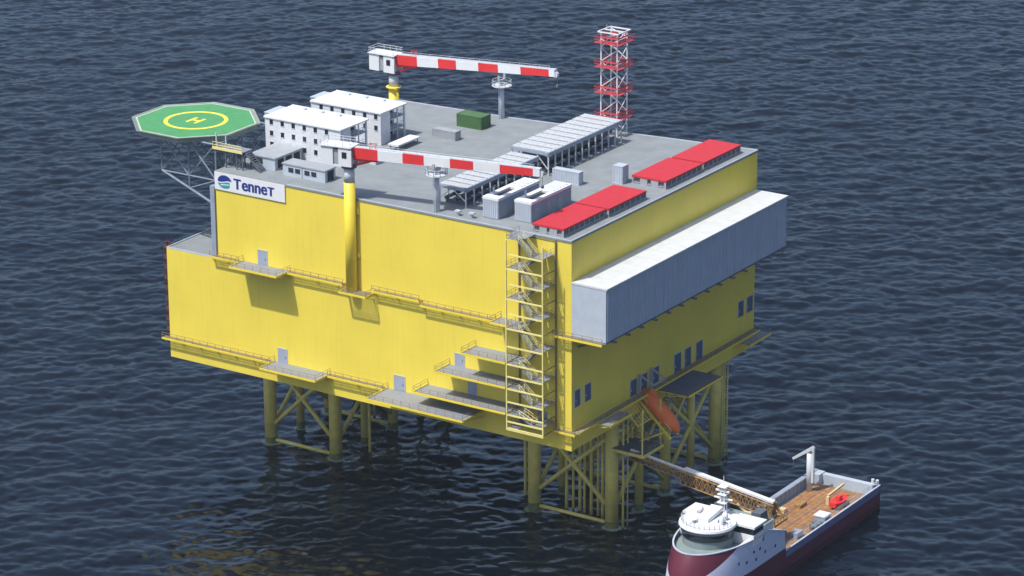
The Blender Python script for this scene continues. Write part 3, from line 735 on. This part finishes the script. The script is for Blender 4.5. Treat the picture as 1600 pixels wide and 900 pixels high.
for z in (63.0,67.9,72.8,77.4):
    p = MB(); p.box(mx-hw-1.0,mx+hw+1.0,my-hw-1.0,my-hw-.3,z-.7,z-.62); p.box(mx-hw-1.0,mx+hw+1.0,my+hw+.3,my+hw+1.0,z-.7,z-.62); p.box(mx-hw-1.0,mx-hw-.3,my-hw-.3,my+hw+.3,z-.7,z-.62); p.box(mx+hw+.3,mx+hw+1.0,my-hw-.3,my+hw+.3,z-.7,z-.62)
    o = p.build('red_platform','mastred',ms)
    railing([(mx-hw-1,my-hw-1,z-.62),(mx+hw+1,my-hw-1,z-.62),(mx+hw+1,my+hw+1,z-.62),(mx-hw-1,my+hw+1,z-.62),(mx-hw-1,my-hw-1,z-.62)],1.1,1.0,.035,'mastred',o)
    k = MB()
    for dz in (-.45,.35):
        k.beam((mx-hw,my-hw-.16,z+dz),(mx+hw,my-hw-.16,z+dz),.08,.26); k.beam((mx+hw+.16,my-hw,z+dz),(mx+hw+.16,my+hw,z+dz),.08,.26)
        k.beam((mx-hw,my+hw+.16,z+dz),(mx+hw,my+hw+.16,z+dz),.08,.26); k.beam((mx-hw-.16,my-hw,z+dz),(mx-hw-.16,my+hw,z+dz),.08,.26)
    k.build('red_band','mastred',o)
tpl = MB()
for q0,q1 in (((-2.2,-2.2),(2.2,-2.2)),((2.2,-2.2),(2.2,2.2)),((2.2,2.2),(-2.2,2.2)),((-2.2,2.2),(-2.2,-2.2)),((-2.2,0),(2.2,0))): tpl.beam((mx+q0[0],my+q0[1],78.75),(mx+q1[0],my+q1[1],78.75),.2,.2)
tpl.build('top_frame','white',ms)
for dx, hh in ((-1.6,.9),): MB().tube((mx+dx,my,78.8),(mx+dx,my,78.8+hh),.05,5).build('antenna','offwhite',ms)

# ================================================================== LIFEBOAT
A = Vector((-.3,23.6,24.9)); B = Vector((7.5,23.6,18.3)); d = (B-A).normalized()
lbt = thing('lifeboat','orange free fall lifeboat tilted nose down below the right side','lifeboat',tuple((A+B)/2))
n_, k_ = 20, 14
def lb_r(f): return 1.5*(max(0,1-(abs(2*f-.98))**3.0))**.5
side = Vector((0,1,0)); upv = side.cross(d)*-1
if upv.z < 0: upv = -upv
v = []; f = []
for i in range(k_+1):
    ff = i/k_; r = max(.03,lb_r(ff)); c = A.lerp(B,ff)
    for j in range(n_):
        a = 2*PI*j/n_; v.append(c+side*math.cos(a)*r*.95+upv*math.sin(a)*r*(1.05 if math.sin(a)>0 else .8))
for i in range(k_):
    for j in range(n_): f.append((i*n_+j,i*n_+(j+1)%n_,(i+1)*n_+(j+1)%n_,(i+1)*n_+j))
hb = MB(); hb.add(v,f); hb.build('hull','orange',lbt,True)
cb = MB(); c = A+d*1.9+upv*1.25; cb.beam(c-d*.8,c+d*.8,1.3,.75,0,tuple(upv),1.1,.6); cab = cb.build('wheelhouse','orange',lbt)
wb = MB(); wb.beam(c+d*.802-upv*.0,c+d*.83,.9,.35,0,tuple(upv)); wb.build('window','glass',cab)
fd = MB(); fd.beam(A+d*.7-side*1.28,B-d*1.2-side*1.28,.14,.2,0,tuple(upv)); fd.build('fender','cream',lbt)
rp = thing('launch_ramp','yellow launching rails and supports under the orange lifeboat','launch ramp',(3,23.6,17))
for yy in (22.3,24.9):
    MB().beam((-1.0,yy,24.2),(6.6,yy,17.3),.28,.35).build('rail','yellow2',rp)
q = MB()
for fz in (.15,.5,.85):
    p = Vector((-1.0,22.3,23.9)).lerp(Vector((6.6,22.3,17.0)),fz); q.tube(p,p+Vector((0,2.6,0)),.16,8)
q.tube((1.5,22.3,21.9),(-2.8,22.3,17.0),.2,8); q.tube((1.5,24.9,21.9),(-2.8,24.9,17.0),.2,8); q.tube((5.2,22.3,18.3),(-2.8,22.3,14.0),.2,8); q.tube((5.2,24.9,18.3),(-2.8,24.9,14.0),.2,8)
for i in range(6): q.tube((-.5,17.4+.9*i,24.2),(2.8,17.4+.9*i,20.6),.07,5)
q.tube((2.8,17.2,20.6),(2.8,22.3,20.6),.12,6); q.tube((0,17.2,24.0),(2.8,17.2,20.6),.12,6)
q.build('support','jacket',rp)
dv = MB()
for y in (21.6,25.6): dv.beam((.4,y,24.7),(.4,y,28.6),.3,.3); dv.beam((.4,y,28.5),(3.4,y,27.0),.28,.28)
dv.beam((3.3,21.6,27.0),(3.3,25.6,27.0),.22,.22); dv.build('davit_frame','grey',rp)

# ================================================================== SHIP
sh = thing('supply_ship','maroon and white supply ship with an orange brown work deck moored beside the platform','ship',(27,20,0))
XC, HB = 27.0, 6.7
STERN, DK = 50.6, 3.2
def stem(z): return -9.6 + (.10*max(0,z-4)+.04*max(0,z-4)**2) + max(0,-z)*.3
def half(y, z):
    Lb = 15.0
    t = (y-stem(z))/Lb
    g = 1 if t>=1 else math.sqrt(max(0,1-(1-max(0,t))**2.2))
    b = HB*g
    if z < 1 : b *= 1-.05*(1-z)
    return b
def topz(y):
    if y > 15.6: return 4.7
    return 8.5+min(1,(15.6-y)/6.5)*2.4
ts = [(i/48)**2 for i in range(49)]
def hull_side(sgn, m_):
    mb = MB(); 
    zl = [-2.5,-.5,1.5,3.2,4.7]
    rows_ = []
    for z in zl: rows_.append([(XC+sgn*half(stem(z)+15*t,z), stem(z)+15*t, z) for t in ts] + [(XC+sgn*HB*(1 if z>1 else 1-.05*(1-z)),yy,z) for yy in (9,12,15.6,20,26,32,38,44,STERN)])
    for r0, r1 in zip(rows_[:-1],rows_[1:]):
        n = len(r0)
        fs = [(i,i+1,n+i+1,n+i) if sgn>0 else (i,n+i,n+i+1,i+1) for i in range(n-1)]
        mb.add(r0+r1, fs, 0)
    # fore part above 4.7
    zf = [4.7+6.2*i/40 for i in range(41)]
    ex = (9,12,15.6)
    rows_ = []
    for z in zf:
        row = [(XC+sgn*half(stem(z)+15*t,z), stem(z)+15*t, min(z,topz(stem(z)+15*t))) for t in ts]
        y0 = row[-1][1]
        for k in range(1,25):
            yy = y0+(15.6-y0)*k/24; row.append((XC+sgn*HB,yy,min(z,topz(yy))))
        rows_.append(row)
    for i0,(r0, r1) in enumerate(zip(rows_[:-1],rows_[1:])):
        n = len(r0)
        for i in range(n-1):
            ym = (r0[i][1]+r0[i+1][1])/2; zm_ = (r0[i][2]+r1[i][2])/2
            m = 1 if (zm_ > 5.4 and ym > .8-(10.9-zm_)*2.0) else 0
            q_ = [r0[i],r0[i+1],r1[i+1],r1[i]]
            mb.add(q_, [(0,1,2,3) if sgn>0 else (0,3,2,1)], m)
    return mb
hm = MB()
for s_ in (1,-1):
    q = hull_side(s_,0)
    o = len(hm.v); hm.v += q.v; hm.f += [tuple(i+o for i in f_) for f_ in q.f]; hm.m += q.m
# transom, fore bulkhead
hm.add([(XC-HB,STERN,-2.5),(XC+HB,STERN,-2.5),(XC+HB,STERN,4.7),(XC-HB,STERN,4.7)],[(0,3,2,1)],0)
hm.add([(XC-HB,15.6,DK),(XC+HB,15.6,DK),(XC+HB,15.6,8.5),(XC-HB,15.6,8.5)],[(0,1,2,3),],1)
hm.m = [0]*len(hm.f); hull = hm.build('hull','hullpaint',sh,False)
cap = MB()
for s_ in (1,-1):
    cap.box(XC+s_*HB-.28 if s_>0 else XC-HB-.03, XC+HB+.03 if s_>0 else XC-HB+.28, 15.62, STERN, 4.7, 4.85)
cap.box(XC-HB,XC+HB,STERN-.3,STERN+.05,4.702,4.86)
cap.build('rail_cap','lgrey',hull)
hb_ = MB(); hb_.box(XC+HB+.004,XC+HB+.05,15.7,STERN-.4,3.5,4.69); hb_.box(XC-HB-.05,XC-HB-.004,15.7,STERN-.4,3.5,4.69); hb_.build('hull_band','navyband',hull)
bw = MB(); bw.box(XC+HB-.9,XC+HB-.02,15.62,STERN-.3,DK,4.3); bw.box(XC-HB+.02,XC-HB+.9,15.62,STERN-.3,DK,5.3)
bw.build('bulwark','bgrey',sh)
sw = MB(); sw.box(XC-HB+2.3,XC+HB-.9,STERN-1.4,STERN-.32,DK,5.0); sw.box(XC-HB+.9,XC-HB+2.3,STERN-2.6,STERN-.32,DK,5.2); sw.build('stern_barrier','lgrey',sh)
for x in (XC+HB-.6,XC+HB-1.5): MB().tube((x,STERN-.1,4.86),(x,STERN-.1,5.7),.3,10).build('bollard','offwhite',sh)
MB().box(XC-HB+.02,XC+HB-.02,15.62,STERN-.02,DK-.3,DK).build('main_deck','shipdeck',sh)
MB().box(XC-HB+1.5,XC+HB-1.5,17.4,STERN-2.0,DK+.004,DK+.06).build('work_deck','wood',sh)
# foredeck surface
def outline(z, inset):
    L_ = [(XC+max(0,half(stem(z)+15*t,z)-inset), stem(z)+15*t+inset*.6) for t in ts]
    L_ += [(XC+HB-inset,15.4)]
    return L_ + [(2*XC-x,y) for x,y in reversed(L_)]
ol = outline(10.2,.25)
fd = MB(); fd.add([(x,y,min(10.1,topz(y)-.5)) for x,y in ol],[tuple(range(len(ol)))]); fd.build('foredeck','shipdeck',sh)
rc = MB()
for s_ in (1,-1):
    pr = [(XC+s_*half(stem(10.9)+15*t,10.9),stem(10.9)+15*t,10.92) for t in ts]+[(XC+s_*HB,9.2,10.92),(XC+s_*HB,15.6,8.56)]
    for a,b_ in zip(pr[:-1],pr[1:]): rc.beam(a,b_,.3,.16)
rc.build('bow_rail_cap','lgrey',sh)
# bridge
bc = (26.3,1.5,9.9)
br = MB(); br.lathe(bc,[(4.3,0),(4.3,1.5),(4.45,1.6)],40); br.lathe(bc,[(4.5,2.75),(4.5,3.4)],40); bridge = br.build('bridge','shipdeck',sh,False)
wn = MB(); wn.lathe(bc,[(4.38,1.6),(4.58,2.75)],40); wn.build('bridge_windows','glass',bridge,False)
rf = MB(); rf.lathe(bc,[(0.01,4.0),(4.2,4.0),(4.85,3.8),(4.95,3.42),(4.3,3.4)],40); rf.build('bridge_roof','white',bridge,False)
r_ = []
for i in range(17): a = -PI*1.0+PI*i/16; r_.append((26.3+4.5*math.cos(a),1.5+4.5*math.sin(a),13.8))
railing(r_,.9,1.0,.04,'offwhite',bridge)
wgs = MB(); wgs.box(20.3,33.7,4.2,7.8,9.6,11.6); wgs.box(20.0,34.0,3.9,8.2,12.9,13.3); wgs.build('bridge_wing','white',sh)
wg2 = MB(); wg2.box(20.4,33.6,4.3,7.7,11.6,12.898); wg2.build('wing_windows','glass',sh)
dhs = MB(); dhs.box(21.8,32.2,8.3,13.6,8.0,10.9); dhs.build('deckhouse','offwhite',sh)
MB().box(21.6,32.4,8.25,13.8,10.902,11.05).build('deckhouse_roof','shipdeck',sh)
for x in (23.3,30.7):
    fu = MB(); fu.box(x-.9,x+.9,10.2,12.6,11.05,13.0); fu.build('funnel','dgrey',sh)
rb = MB(); rb.beam((26.0,.2,14.2),(26.0,5.2,14.8),2.2,.7); rb.build('roof_housing','white',sh)
for i in range(16):
    a = 2.1*i; rr_ = 2.2+1.5*((i*7)%5)/5; qx, qy = 26.3+rr_*math.cos(a), 1.5+rr_*math.sin(a)
    MB().box(qx-.22,qx+.22,qy-.22,qy+.22,13.85,14.05+.09*((i*3)%6)).build('roof_fitting',('dgrey','grey','offwhite','shipdeck')[i%4],sh)
for p, r in (((28.8,3.0,13.85),.55),((23.6,3.4,13.85),.7),((29.4,.8,13.85),.4)):
    q = MB(); q.lathe((p[0],p[1],p[2]),[(.3,0),(.3,.3),(r,.55),(r*.95,1.0),(r*.6,1.35),(.01,1.5)],14); q.build('radar_dome','white',sh,True)
mm = MB(); ax, ay = 26.6, 6.2
for sx in (-.5,.5):
    for sy in (-.5,.5): mm.tube((ax+sx,ay+sy,12.7),(ax+sx*.5,ay+sy*.5,18.6),.1,6)
for z in (14,15.5,17,18.4): 
    mm.box(ax-.8,ax+.8,ay-.8,ay+.8,z,z+.12)
mm.beam((ax-1.8,ay,16.2),(ax+1.8,ay,16.2),.2,.25); mm.beam((ax-1.3,ay-.3,17.7),(ax+1.3,ay-.3,17.7),.2,.3); mm.tube((ax,ay,18.5),(ax,ay,20.3),.06,5)
mm.build('mast','white',sh)
for x, y, z in ((33.72,4.5,8.6),(33.72,6.5,8.5),(33.72,2.3,7.4),(33.72,8.3,7.3),(33.72,11.8,7.1),(33.72,5.2,7.0),(33.72,0.2,7.9)):
    xx = XC+half(y,z)
    q = MB(); q.tube((xx-.12,y,z),(xx+.04,y,z),.3,12); q.build('porthole','navy',sh)
for s_ in (1,-1):
    lf = MB(); lf.beam((XC+s_*5.9,1.2,10.6),(XC+s_*5.9,4.4,10.6),.5,.5); lf.build('mooring_locker','white',sh)
aft = MB(); aft.box(XC+2.6,XC+4.0,12.2,13.3,11.05,12.0); aft.box(XC+5.3,XC+6.3,9.5,11.0,9.0,10.0); aft.build('deck_fitting','white',sh)

rb2 = MB()
for i in range(22):
    y = 17.0+1.5*i
    rb2.box(XC-HB+.9,XC-HB+1.05,y,y+.12,DK,5.2)
rb2.box(XC-HB+.88,XC-HB+1.0,16.8,49.0,5.1,5.25); rb2.build('bulwark_ribs','grey',sh)
railing([(XC+HB-.5,15.9,4.86),(XC+HB-.5,STERN-.5,4.86)],.8,1.6,.04,'lgrey',sh,'side_railing')
for (x,y,w_,d_,h_,m_) in ((23.0,27.0,1.6,3.0,.9,'grey'),(24.6,37.5,1.2,2.4,.7,'rust'),(30.6,25.0,1.5,2.2,1.1,'bgrey'),(23.2,33.4,1.2,1.2,.8,'cream')):
    MB().box(x-w_/2,x+w_/2,y-d_/2,y+d_/2,DK+.062,DK+h_).build('deck_fitting',m_,sh)
lw = MB()
for x in (24.2,27.1,29.4): lw.box(x-.06,x+.06,17.6,48.3,DK+.061,DK+.085)
for y in (22.,30.,38.,46.): lw.box(21.9,32.1,y-.05,y+.05,DK+.061,DK+.08)
lw.build('lashing_rails','dgrey',sh)

# things on the ship
dc = thing('deck_crane','white knuckle boom crane standing on the ship stern','crane',(22.4,44.6,DK))
MB().tube((22.4,44.6,DK),(22.4,44.6,10.6),.55,14).build('post','offwhite',dc,True)
MB().beam((23.1,44.6,5.0),(23.1,44.6,11.9),.45,.5).build('jib','offwhite',dc)
MB().beam((23.2,44.6,11.9),(19.3,44.0,9.1),.5,.6,0,(0,0,1),.4,.4).build('knuckle_arm','offwhite',dc)
q = MB(); q.tube((22.4,44.6,10.4),(23.1,44.6,11.0),.3,8); q.tube((19.4,44.0,9.0),(19.4,44.0,7.8),.04,5); q.build('hook','dgrey',dc)
rbt = thing('rescue_boat','small red boat stowed on the ship deck near the stern','boat',(30.2,41.5,DK+.06))
q = MB(); sec = []
for i in range(11):
    f = i/10; y = 38.9+5.0*f; w = 1.15*(1-abs(2*f-.85)**3/1.6 if f>.4 else 1-.3*(1-f/.4)**2); w = max(.12,w); zz = .25*abs(2*f-1)**2
    sec.append([(30.2-w,y,DK+1.25+zz),(30.2-w*.7,y,DK+.55),(30.2,y,DK+.3+zz),(30.2+w*.7,y,DK+.55),(30.2+w,y,DK+1.25+zz),(30.2+w*.6,y,DK+1.15+zz),(30.2-w*.6,y,DK+1.15+zz)])
for a,b_ in zip(sec[:-1],sec[1:]): q.add(a+b_,[(i,(i+1)%7,7+(i+1)%7,7+i) for i in range(7)])
q.add(sec[0],[tuple(range(7))]); q.add(sec[-1],[tuple(range(7))[::-1]])
q.build('hull','red',rbt)
MB().box(29.8,30.6,40.8,42.0,DK+1.3,DK+2.0).build('console','red',rbt)
q = MB()
for y in (40,42.8): q.box(29.2,31.2,y-.1,y+.1,DK+.062,DK+.5)
q.build('cradle','dgrey',rbt)
dvt = thing('boat_davit','cream davit arm lying beside the small red boat','davit',(28.4,43,DK+.06))
MB().box(28.0,28.6,40.6,41.2,DK+.062,DK+1.6).build('base','cream',dvt); MB().beam((28.3,40.9,DK+1.7),(28.9,45.5,DK+2.5),.35,.4).build('arm','cream',dvt)
lc = thing('deck_locker','white locker on the right side of the ship work deck','locker',(31.2,33.2,DK))
MB().box(30.3,32.4,32.0,34.2,DK+.07,DK+1.5).build('body','bgrey',lc); MB().box(30.2,32.5,31.9,34.3,DK+1.502,DK+1.7).build('lid','white',lc)
for x,y in ((31.8,30.6),(31.8,29.4)):
    w_ = thing('deck_winch','dark winch drum on the ship deck beside the white locker','winch',(x,y,DK),'dark winches by the white locker')
    MB().tube((x-.6,y,DK+.7),(x+.6,y,DK+.7),.5,12).build('drum','dgrey',w_); q = MB(); q.box(x-.75,x-.6,y-.5,y+.5,DK+.07,DK+1.1); q.box(x+.6,x+.75,y-.5,y+.5,DK+.07,DK+1.1); q.build('frame','dgrey',w_)

# ================================================================== GANGWAY
gw = thing('boarding_gangway','long telescopic gangway with white top beam from the ship to the platform legs','gangway',(27,19.5,DK+.06))
P0 = Vector((1.4,17.2,15.9)); P1 = Vector((28.2,21.6,10.0)); D = P1-P0; dn = D.normalized(); sd = Vector((dn.y,-dn.x,0)).normalized()
def truss(f0,f1,w,h,r,name,m,nb):
    t_ = MB(); a = P0+D*f0; b_ = P0+D*f1
    cs = [sd*(-w/2),sd*(w/2),sd*(-w/2)-Vector((0,0,h)),sd*(w/2)-Vector((0,0,h))]
    for c in cs: t_.tube(a+c,b_+c,r*1.5,6)
    for i in range(nb):
        p = a.lerp(b_,i/nb); q = a.lerp(b_,(i+1)/nb)
        for s0,s1 in ((0,2),(1,3)):
            t_.tube(p+cs[s0],q+cs[s1],r,5); t_.tube(p+cs[s1],q+cs[s0],r,5); t_.tube(p+cs[s0],p+cs[s1],r,5)
        t_.tube(p+cs[2],p+cs[3],r,5); t_.tube(p+cs[0],p+cs[1],r*.8,5); t_.tube(p+cs[2],q+cs[3],r*.8,5)
    fl_ = t_.build(name,m,gw)
    k = MB(); k.beam(a-Vector((0,0,h-.05)),b_-Vector((0,0,h-.05)),w*.8,.06); k.build('floor','dgrey',fl_)
truss(.0,.55,1.2,1.5,.06,'inner_section','rust',14)
truss(.36,1.0,1.9,2.3,.09,'outer_section','rust',17)
b = MB(); b.beam(P0+Vector((0,0,.05)),P0+D*.40+Vector((0,0,.05)),.45,.3); b.beam(P0+D*.38+Vector((0,0,.35)),P0+D*.99+Vector((0,0,.35)),1.0,.4); b.build('top_beam','white',gw)
q = MB(); q.tube((27.2,20.6,DK+.06),(27.2,20.6,7.0),1.5,18); q.build('pedestal','bgrey',gw,True)
q = MB(); q.box(24.8,29.8,18.6,23.2,7.0,7.35); q.build('platform','rust',gw)
q = MB(); 
q.box(27.1,27.7,19.65,22.35,8.6,9.0)
for y in (19.4,22.6): q.beam((27.4,y,7.35),(27.4,y+.0,10.4),.5,.5); q.beam((29.2,y,7.35),(27.4,y,10.0),.35,.35)
q.build('yoke','rust',gw)
q = MB(); q.tube((24.0,20.0,7.6),(20.0,19.8,10.4),.28,10); q.build('luffing_cylinder','cream',gw)
q = MB(); q.box(23.6,25.4,17.6,19.2,7.36,8.7); q.build('operator_box','cream',gw)
railing([(24.9,23.1,7.35),(29.7,23.1,7.35),(29.7,18.7,7.35),(25.6,18.7,7.35)],1.0,1.2,.05,'rail',gw)

# ================================================================== SEA
def build_sea():
    N = 1200; dx = .48; Ls = N*dx
    x0, y0 = -450., -120.
    rng = np.random.default_rng(11)
    k1 = 2*np.pi*np.fft.fftfreq(N, dx); KX, KY = np.meshgrid(k1, k1, indexing='xy')
    K = np.hypot(KX, KY); K[0,0] = 1e-6
    def field(kp, wd, amp, spread, kmax, seed):
        r = np.random.default_rng(seed)
        S_ = np.exp(-1.25*(kp/K)**2)/K**4.6 * np.exp(-(K/kmax)**2)
        c = (KX*wd[0]+KY*wd[1])/K
        S_ = S_*(np.abs(c)**spread+.02)
        S_[0,0] = 0
        H = np.sqrt(S_)*(r.normal(size=(N,N))+1j*r.normal(size=(N,N)))
        h = np.fft.ifft2(H).real; s = amp/h.std()
        dxm = np.fft.ifft2(-1j*KX/K*H).real*s; dym = np.fft.ifft2(-1j*KY/K*H).real*s
        return h*s, dxm, dym
    vd = np.array([-.555,.832]); a = math.radians(12)
    wd = (vd[0]*math.cos(a)-vd[1]*math.sin(a), vd[0]*math.sin(a)+vd[1]*math.cos(a))
    h1, dx1, dy1 = field(2*math.pi/7.5, wd, SEA_A, 3.0, 4.0, 3)
    a = math.radians(-28); wd2 = (vd[0]*math.cos(a)-vd[1]*math.sin(a), vd[0]*math.sin(a)+vd[1]*math.cos(a))
    h2, dx2, dy2 = field(2*math.pi/4.2, wd2, SEA_B, 2.0, 4.5, 5)
    a = math.radians(40); wd3 = (vd[0]*math.cos(a)-vd[1]*math.sin(a), vd[0]*math.sin(a)+vd[1]*math.cos(a))
    h3, dx3, dy3 = field(2*math.pi/2.2, wd3, SEA_C, 1.0, 5.5, 9)
    h4, dx4, dy4 = field(2*math.pi/26., wd, .10, 4.0, 1.0, 21)
    h1 = h1+h4; dx1 = dx1+dx4; dy1 = dy1+dy4
    h = h1+h2+h3; chop = .7; ddx = (dx1+dx2+dx3)*chop; ddy = (dy1+dy2+dy3)*chop
    w1 = np.clip(np.minimum(np.arange(N), N-1-np.arange(N))/60., 0, 1); w1 = w1*w1*(3-2*w1)
    W = np.outer(w1, w1); h = h*W; ddx = ddx*W; ddy = ddy*W
    ext = np.array([6,18,45,110,260,600,1400,3200,7000,14000,26000.])
    xs = np.concatenate([x0-ext[::-1], x0+np.arange(N)*dx, x0+(N-1)*dx+ext])
    ys = np.concatenate([y0-ext[::-1], y0+np.arange(N)*dx, y0+(N-1)*dx+ext])
    E_ = len(ext); T = N+2*E_
    X, Y = np.meshgrid(xs, ys, indexing='xy'); Z = np.zeros_like(X)
    X[E_:E_+N,E_:E_+N] += ddx; Y[E_:E_+N,E_:E_+N] += ddy; Z[E_:E_+N,E_:E_+N] = h
    co = np.stack([X,Y,Z],-1).reshape(-1,3).astype(np.float32)
    idx = np.arange(T*T,dtype=np.int32).reshape(T,T)
    q = np.stack([idx[:-1,:-1],idx[:-1,1:],idx[1:,1:],idx[1:,:-1]],-1).reshape(-1,4)
    me = bpy.data.meshes.new('sea'); me.vertices.add(len(co)); me.vertices.foreach_set('co', co.ravel())
    me.loops.add(q.size); me.loops.foreach_set('vertex_index', q.ravel())
    me.polygons.add(len(q)); me.polygons.foreach_set('loop_start', np.arange(0,q.size,4,dtype=np.int32)); me.polygons.foreach_set('loop_total', np.full(len(q),4,np.int32))
    me.polygons.foreach_set('use_smooth', np.ones(len(q),bool))
    me.update(calc_edges=True)
    fo = np.zeros(X.shape, np.float32)
    for lx in cols:
        for j, ly in enumerate(rows):
            dd = np.hypot(X-lx-.25, Y-ly+.35)-(1.2,.78,.95,.72,1.15)[j]
            fo = np.maximum(fo, np.clip(1-dd/1.5, 0, 1))
    at = me.attributes.new('wash','FLOAT','POINT'); at.data.foreach_set('value', fo.ravel().astype(np.float32))
    m = bpy.data.materials.new('sea_water'); m.use_nodes = True; nt = m.node_tree; N_ = nt.nodes; L = nt.links
    b = N_['Principled BSDF']; b.inputs['Base Color'].default_value = SEA_COL
    b.inputs['Roughness'].default_value = .09; b.inputs['IOR'].default_value = 1.34; b.inputs['Specular IOR Level'].default_value = .72
    g = N_.new('ShaderNodeNewGeometry')
    prev = None
    for sc, st, dist, rot, asp in ((.5,.5,.16,-.25,.5),(1.6,.45,.05,.35,.5)):
        mp = N_.new('ShaderNodeMapping'); mp.inputs['Rotation'].default_value = (0,0,-(.588+rot)); 
        mp.inputs['Scale'].default_value = (asp,1,1)
        L.new(g.outputs['Position'], mp.inputs['Vector'])
        # rotate so that crests lie across the wind
        n = N_.new('ShaderNodeTexNoise'); n.inputs['Scale'].default_value = sc; n.inputs['Detail'].default_value = 5; n.inputs['Roughness'].default_value = .6
        L.new(mp.outputs['Vector'], n.inputs['Vector'])
        bp = N_.new('ShaderNodeBump'); bp.inputs['Strength'].default_value = st; bp.inputs['Distance'].default_value = dist
        L.new(n.outputs['Fac'], bp.inputs['Height'])
        if prev: L.new(prev.outputs['Normal'], bp.inputs['Normal'])
        prev = bp
    L.new(prev.outputs['Normal'], b.inputs['Normal'])
    gn = N_.new('ShaderNodeTexNoise'); gn.inputs['Scale'].default_value = .016; gn.inputs['Detail'].default_value = 3
    gm = N_.new('ShaderNodeMapping'); gm.inputs['Rotation'].default_value = (0,0,.9); gm.inputs['Scale'].default_value = (1,.45,1)
    L.new(g.outputs['Position'], gm.inputs['Vector']); L.new(gm.outputs['Vector'], gn.inputs['Vector'])
    rm = N_.new('ShaderNodeMapRange'); rm.inputs['From Min'].default_value = .35; rm.inputs['From Max'].default_value = .65
    rm.inputs['To Min'].default_value = .06; rm.inputs['To Max'].default_value = .14; L.new(gn.outputs['Fac'], rm.inputs['Value'])
    L.new(rm.outputs['Result'], b.inputs['Roughness'])
    sm = N_.new('ShaderNodeMapRange'); sm.inputs['From Min'].default_value = .35; sm.inputs['From Max'].default_value = .65
    sm.inputs['To Min'].default_value = .25; sm.inputs['To Max'].default_value = .7; L.new(gn.outputs['Fac'], sm.inputs['Value'])
    L.new(sm.outputs['Result'], bp.inputs['Strength'])
    aw = N_.new('ShaderNodeAttribute'); aw.attribute_name = 'wash'
    fn = N_.new('ShaderNodeTexNoise'); fn.inputs['Scale'].default_value = 1.7; fn.inputs['Detail'].default_value = 8; fn.inputs['Roughness'].default_value = .7
    L.new(g.outputs['Position'], fn.inputs['Vector'])
    fm = N_.new('ShaderNodeMath'); fm.operation = 'MULTIPLY_ADD'; fm.inputs[1].default_value = 1.0; fm.inputs[2].default_value = -.92
    fs = N_.new('ShaderNodeMath'); fs.operation = 'ADD'; L.new(aw.outputs['Fac'], fs.inputs[0]); L.new(fn.outputs['Fac'], fs.inputs[1])
    L.new(fs.outputs[0], fm.inputs[0])
    fr = N_.new('ShaderNodeMapRange'); fr.inputs['From Min'].default_value = 0; fr.inputs['From Max'].default_value = .35; fr.inputs['To Max'].default_value = .7; L.new(fm.outputs[0], fr.inputs['Value'])
    cm = N_.new('ShaderNodeMix'); cm.data_type = 'RGBA'; cm.inputs[6].default_value = SEA_COL; cm.inputs[7].default_value = (.40,.45,.36,1)
    L.new(fr.outputs['Result'], cm.inputs[0]); L.new(cm.outputs[2], b.inputs['Base Color'])
    me.materials.append(m)
    o = bpy.data.objects.new('sea', me); COL.objects.link(o); o['kind'] = 'structure'
    return o
SEA_A, SEA_B, SEA_C = .10, .055, .027
SEA_COL = (.001,.0022,.0045,1)
build_sea()

# ================================================================== HAZE
def build_haze(density):
    hz = MB().box(-27500,27500,-27500,27500,-9,262).build('haze', bpy.data.materials.new('haze_air'))
    m = hz.data.materials[0]; m.use_nodes = True; nt = m.node_tree; nt.nodes.clear()
    o = nt.nodes.new('ShaderNodeOutputMaterial'); v = nt.nodes.new('ShaderNodeVolumePrincipled')
    v.inputs['Color'].default_value = (.70,.84,1,1); v.inputs['Density'].default_value = density; v.inputs['Anisotropy'].default_value = .2
    nt.links.new(v.outputs[0], o.inputs['Volume']); hz['kind'] = 'stuff'
    return hz
build_haze(.00007)

# ================================================================== LIGHT
sd_ = Vector((1.5,4.0,-7.8)).normalized()
sun = bpy.data.lights.new('sun','SUN'); sun.energy = 4.5; sun.angle = math.radians(1.0); sun.color = (1,.965,.90)
so = bpy.data.objects.new('sun', sun); COL.objects.link(so); so.rotation_euler = sd_.to_track_quat('-Z','Y').to_euler(); so.location = (0,-60,150)
w = bpy.data.worlds.new('World'); S.world = w; w.use_nodes = True
nt = w.node_tree; bg = nt.nodes['Background']; sky = nt.nodes.new('ShaderNodeTexSky'); sky.sky_type = 'NISHITA'; sky.sun_disc = False
sky.sun_elevation = math.asin(-sd_.z); sky.sun_rotation = math.atan2(-sd_.x,-sd_.y); sky.altitude = 0; sky.air_density = 1.0; sky.dust_density = 3.6; sky.ozone_density = 6.0
nt.links.new(sky.outputs[0], bg.inputs[0]); bg.inputs[1].default_value = .15

# ================================================================== CAMERA
cam = bpy.data.cameras.new('camera'); co = bpy.data.objects.new('camera', cam); COL.objects.link(co)
cam.sensor_width = 36; cam.lens = 5213.9/1600*36; cam.clip_start = 1; cam.clip_end = 60000
yaw, pit, rol = -.58656, .33142, -.0062267
F = Vector((math.sin(yaw)*math.cos(pit),math.cos(yaw)*math.cos(pit),-math.sin(pit))); Rr = Vector((math.cos(yaw),-math.sin(yaw),0)); U = Rr.cross(F)
R2 = Rr*math.cos(rol)+U*math.sin(rol); U2 = U*math.cos(rol)-Rr*math.sin(rol)
mtx = Matrix((R2,U2,-F)).transposed().to_4x4(); mtx.translation = (286.714,-449.603,234.348); co.matrix_world = mtx
S.camera = co
S.view_settings.view_transform = 'Standard'; S.view_settings.look = 'None'; S.view_settings.exposure = .08; S.view_settings.gamma = 1
S.view_settings.use_curve_mapping = False
S.render.resolution_x = 1024; S.render.resolution_y = 576
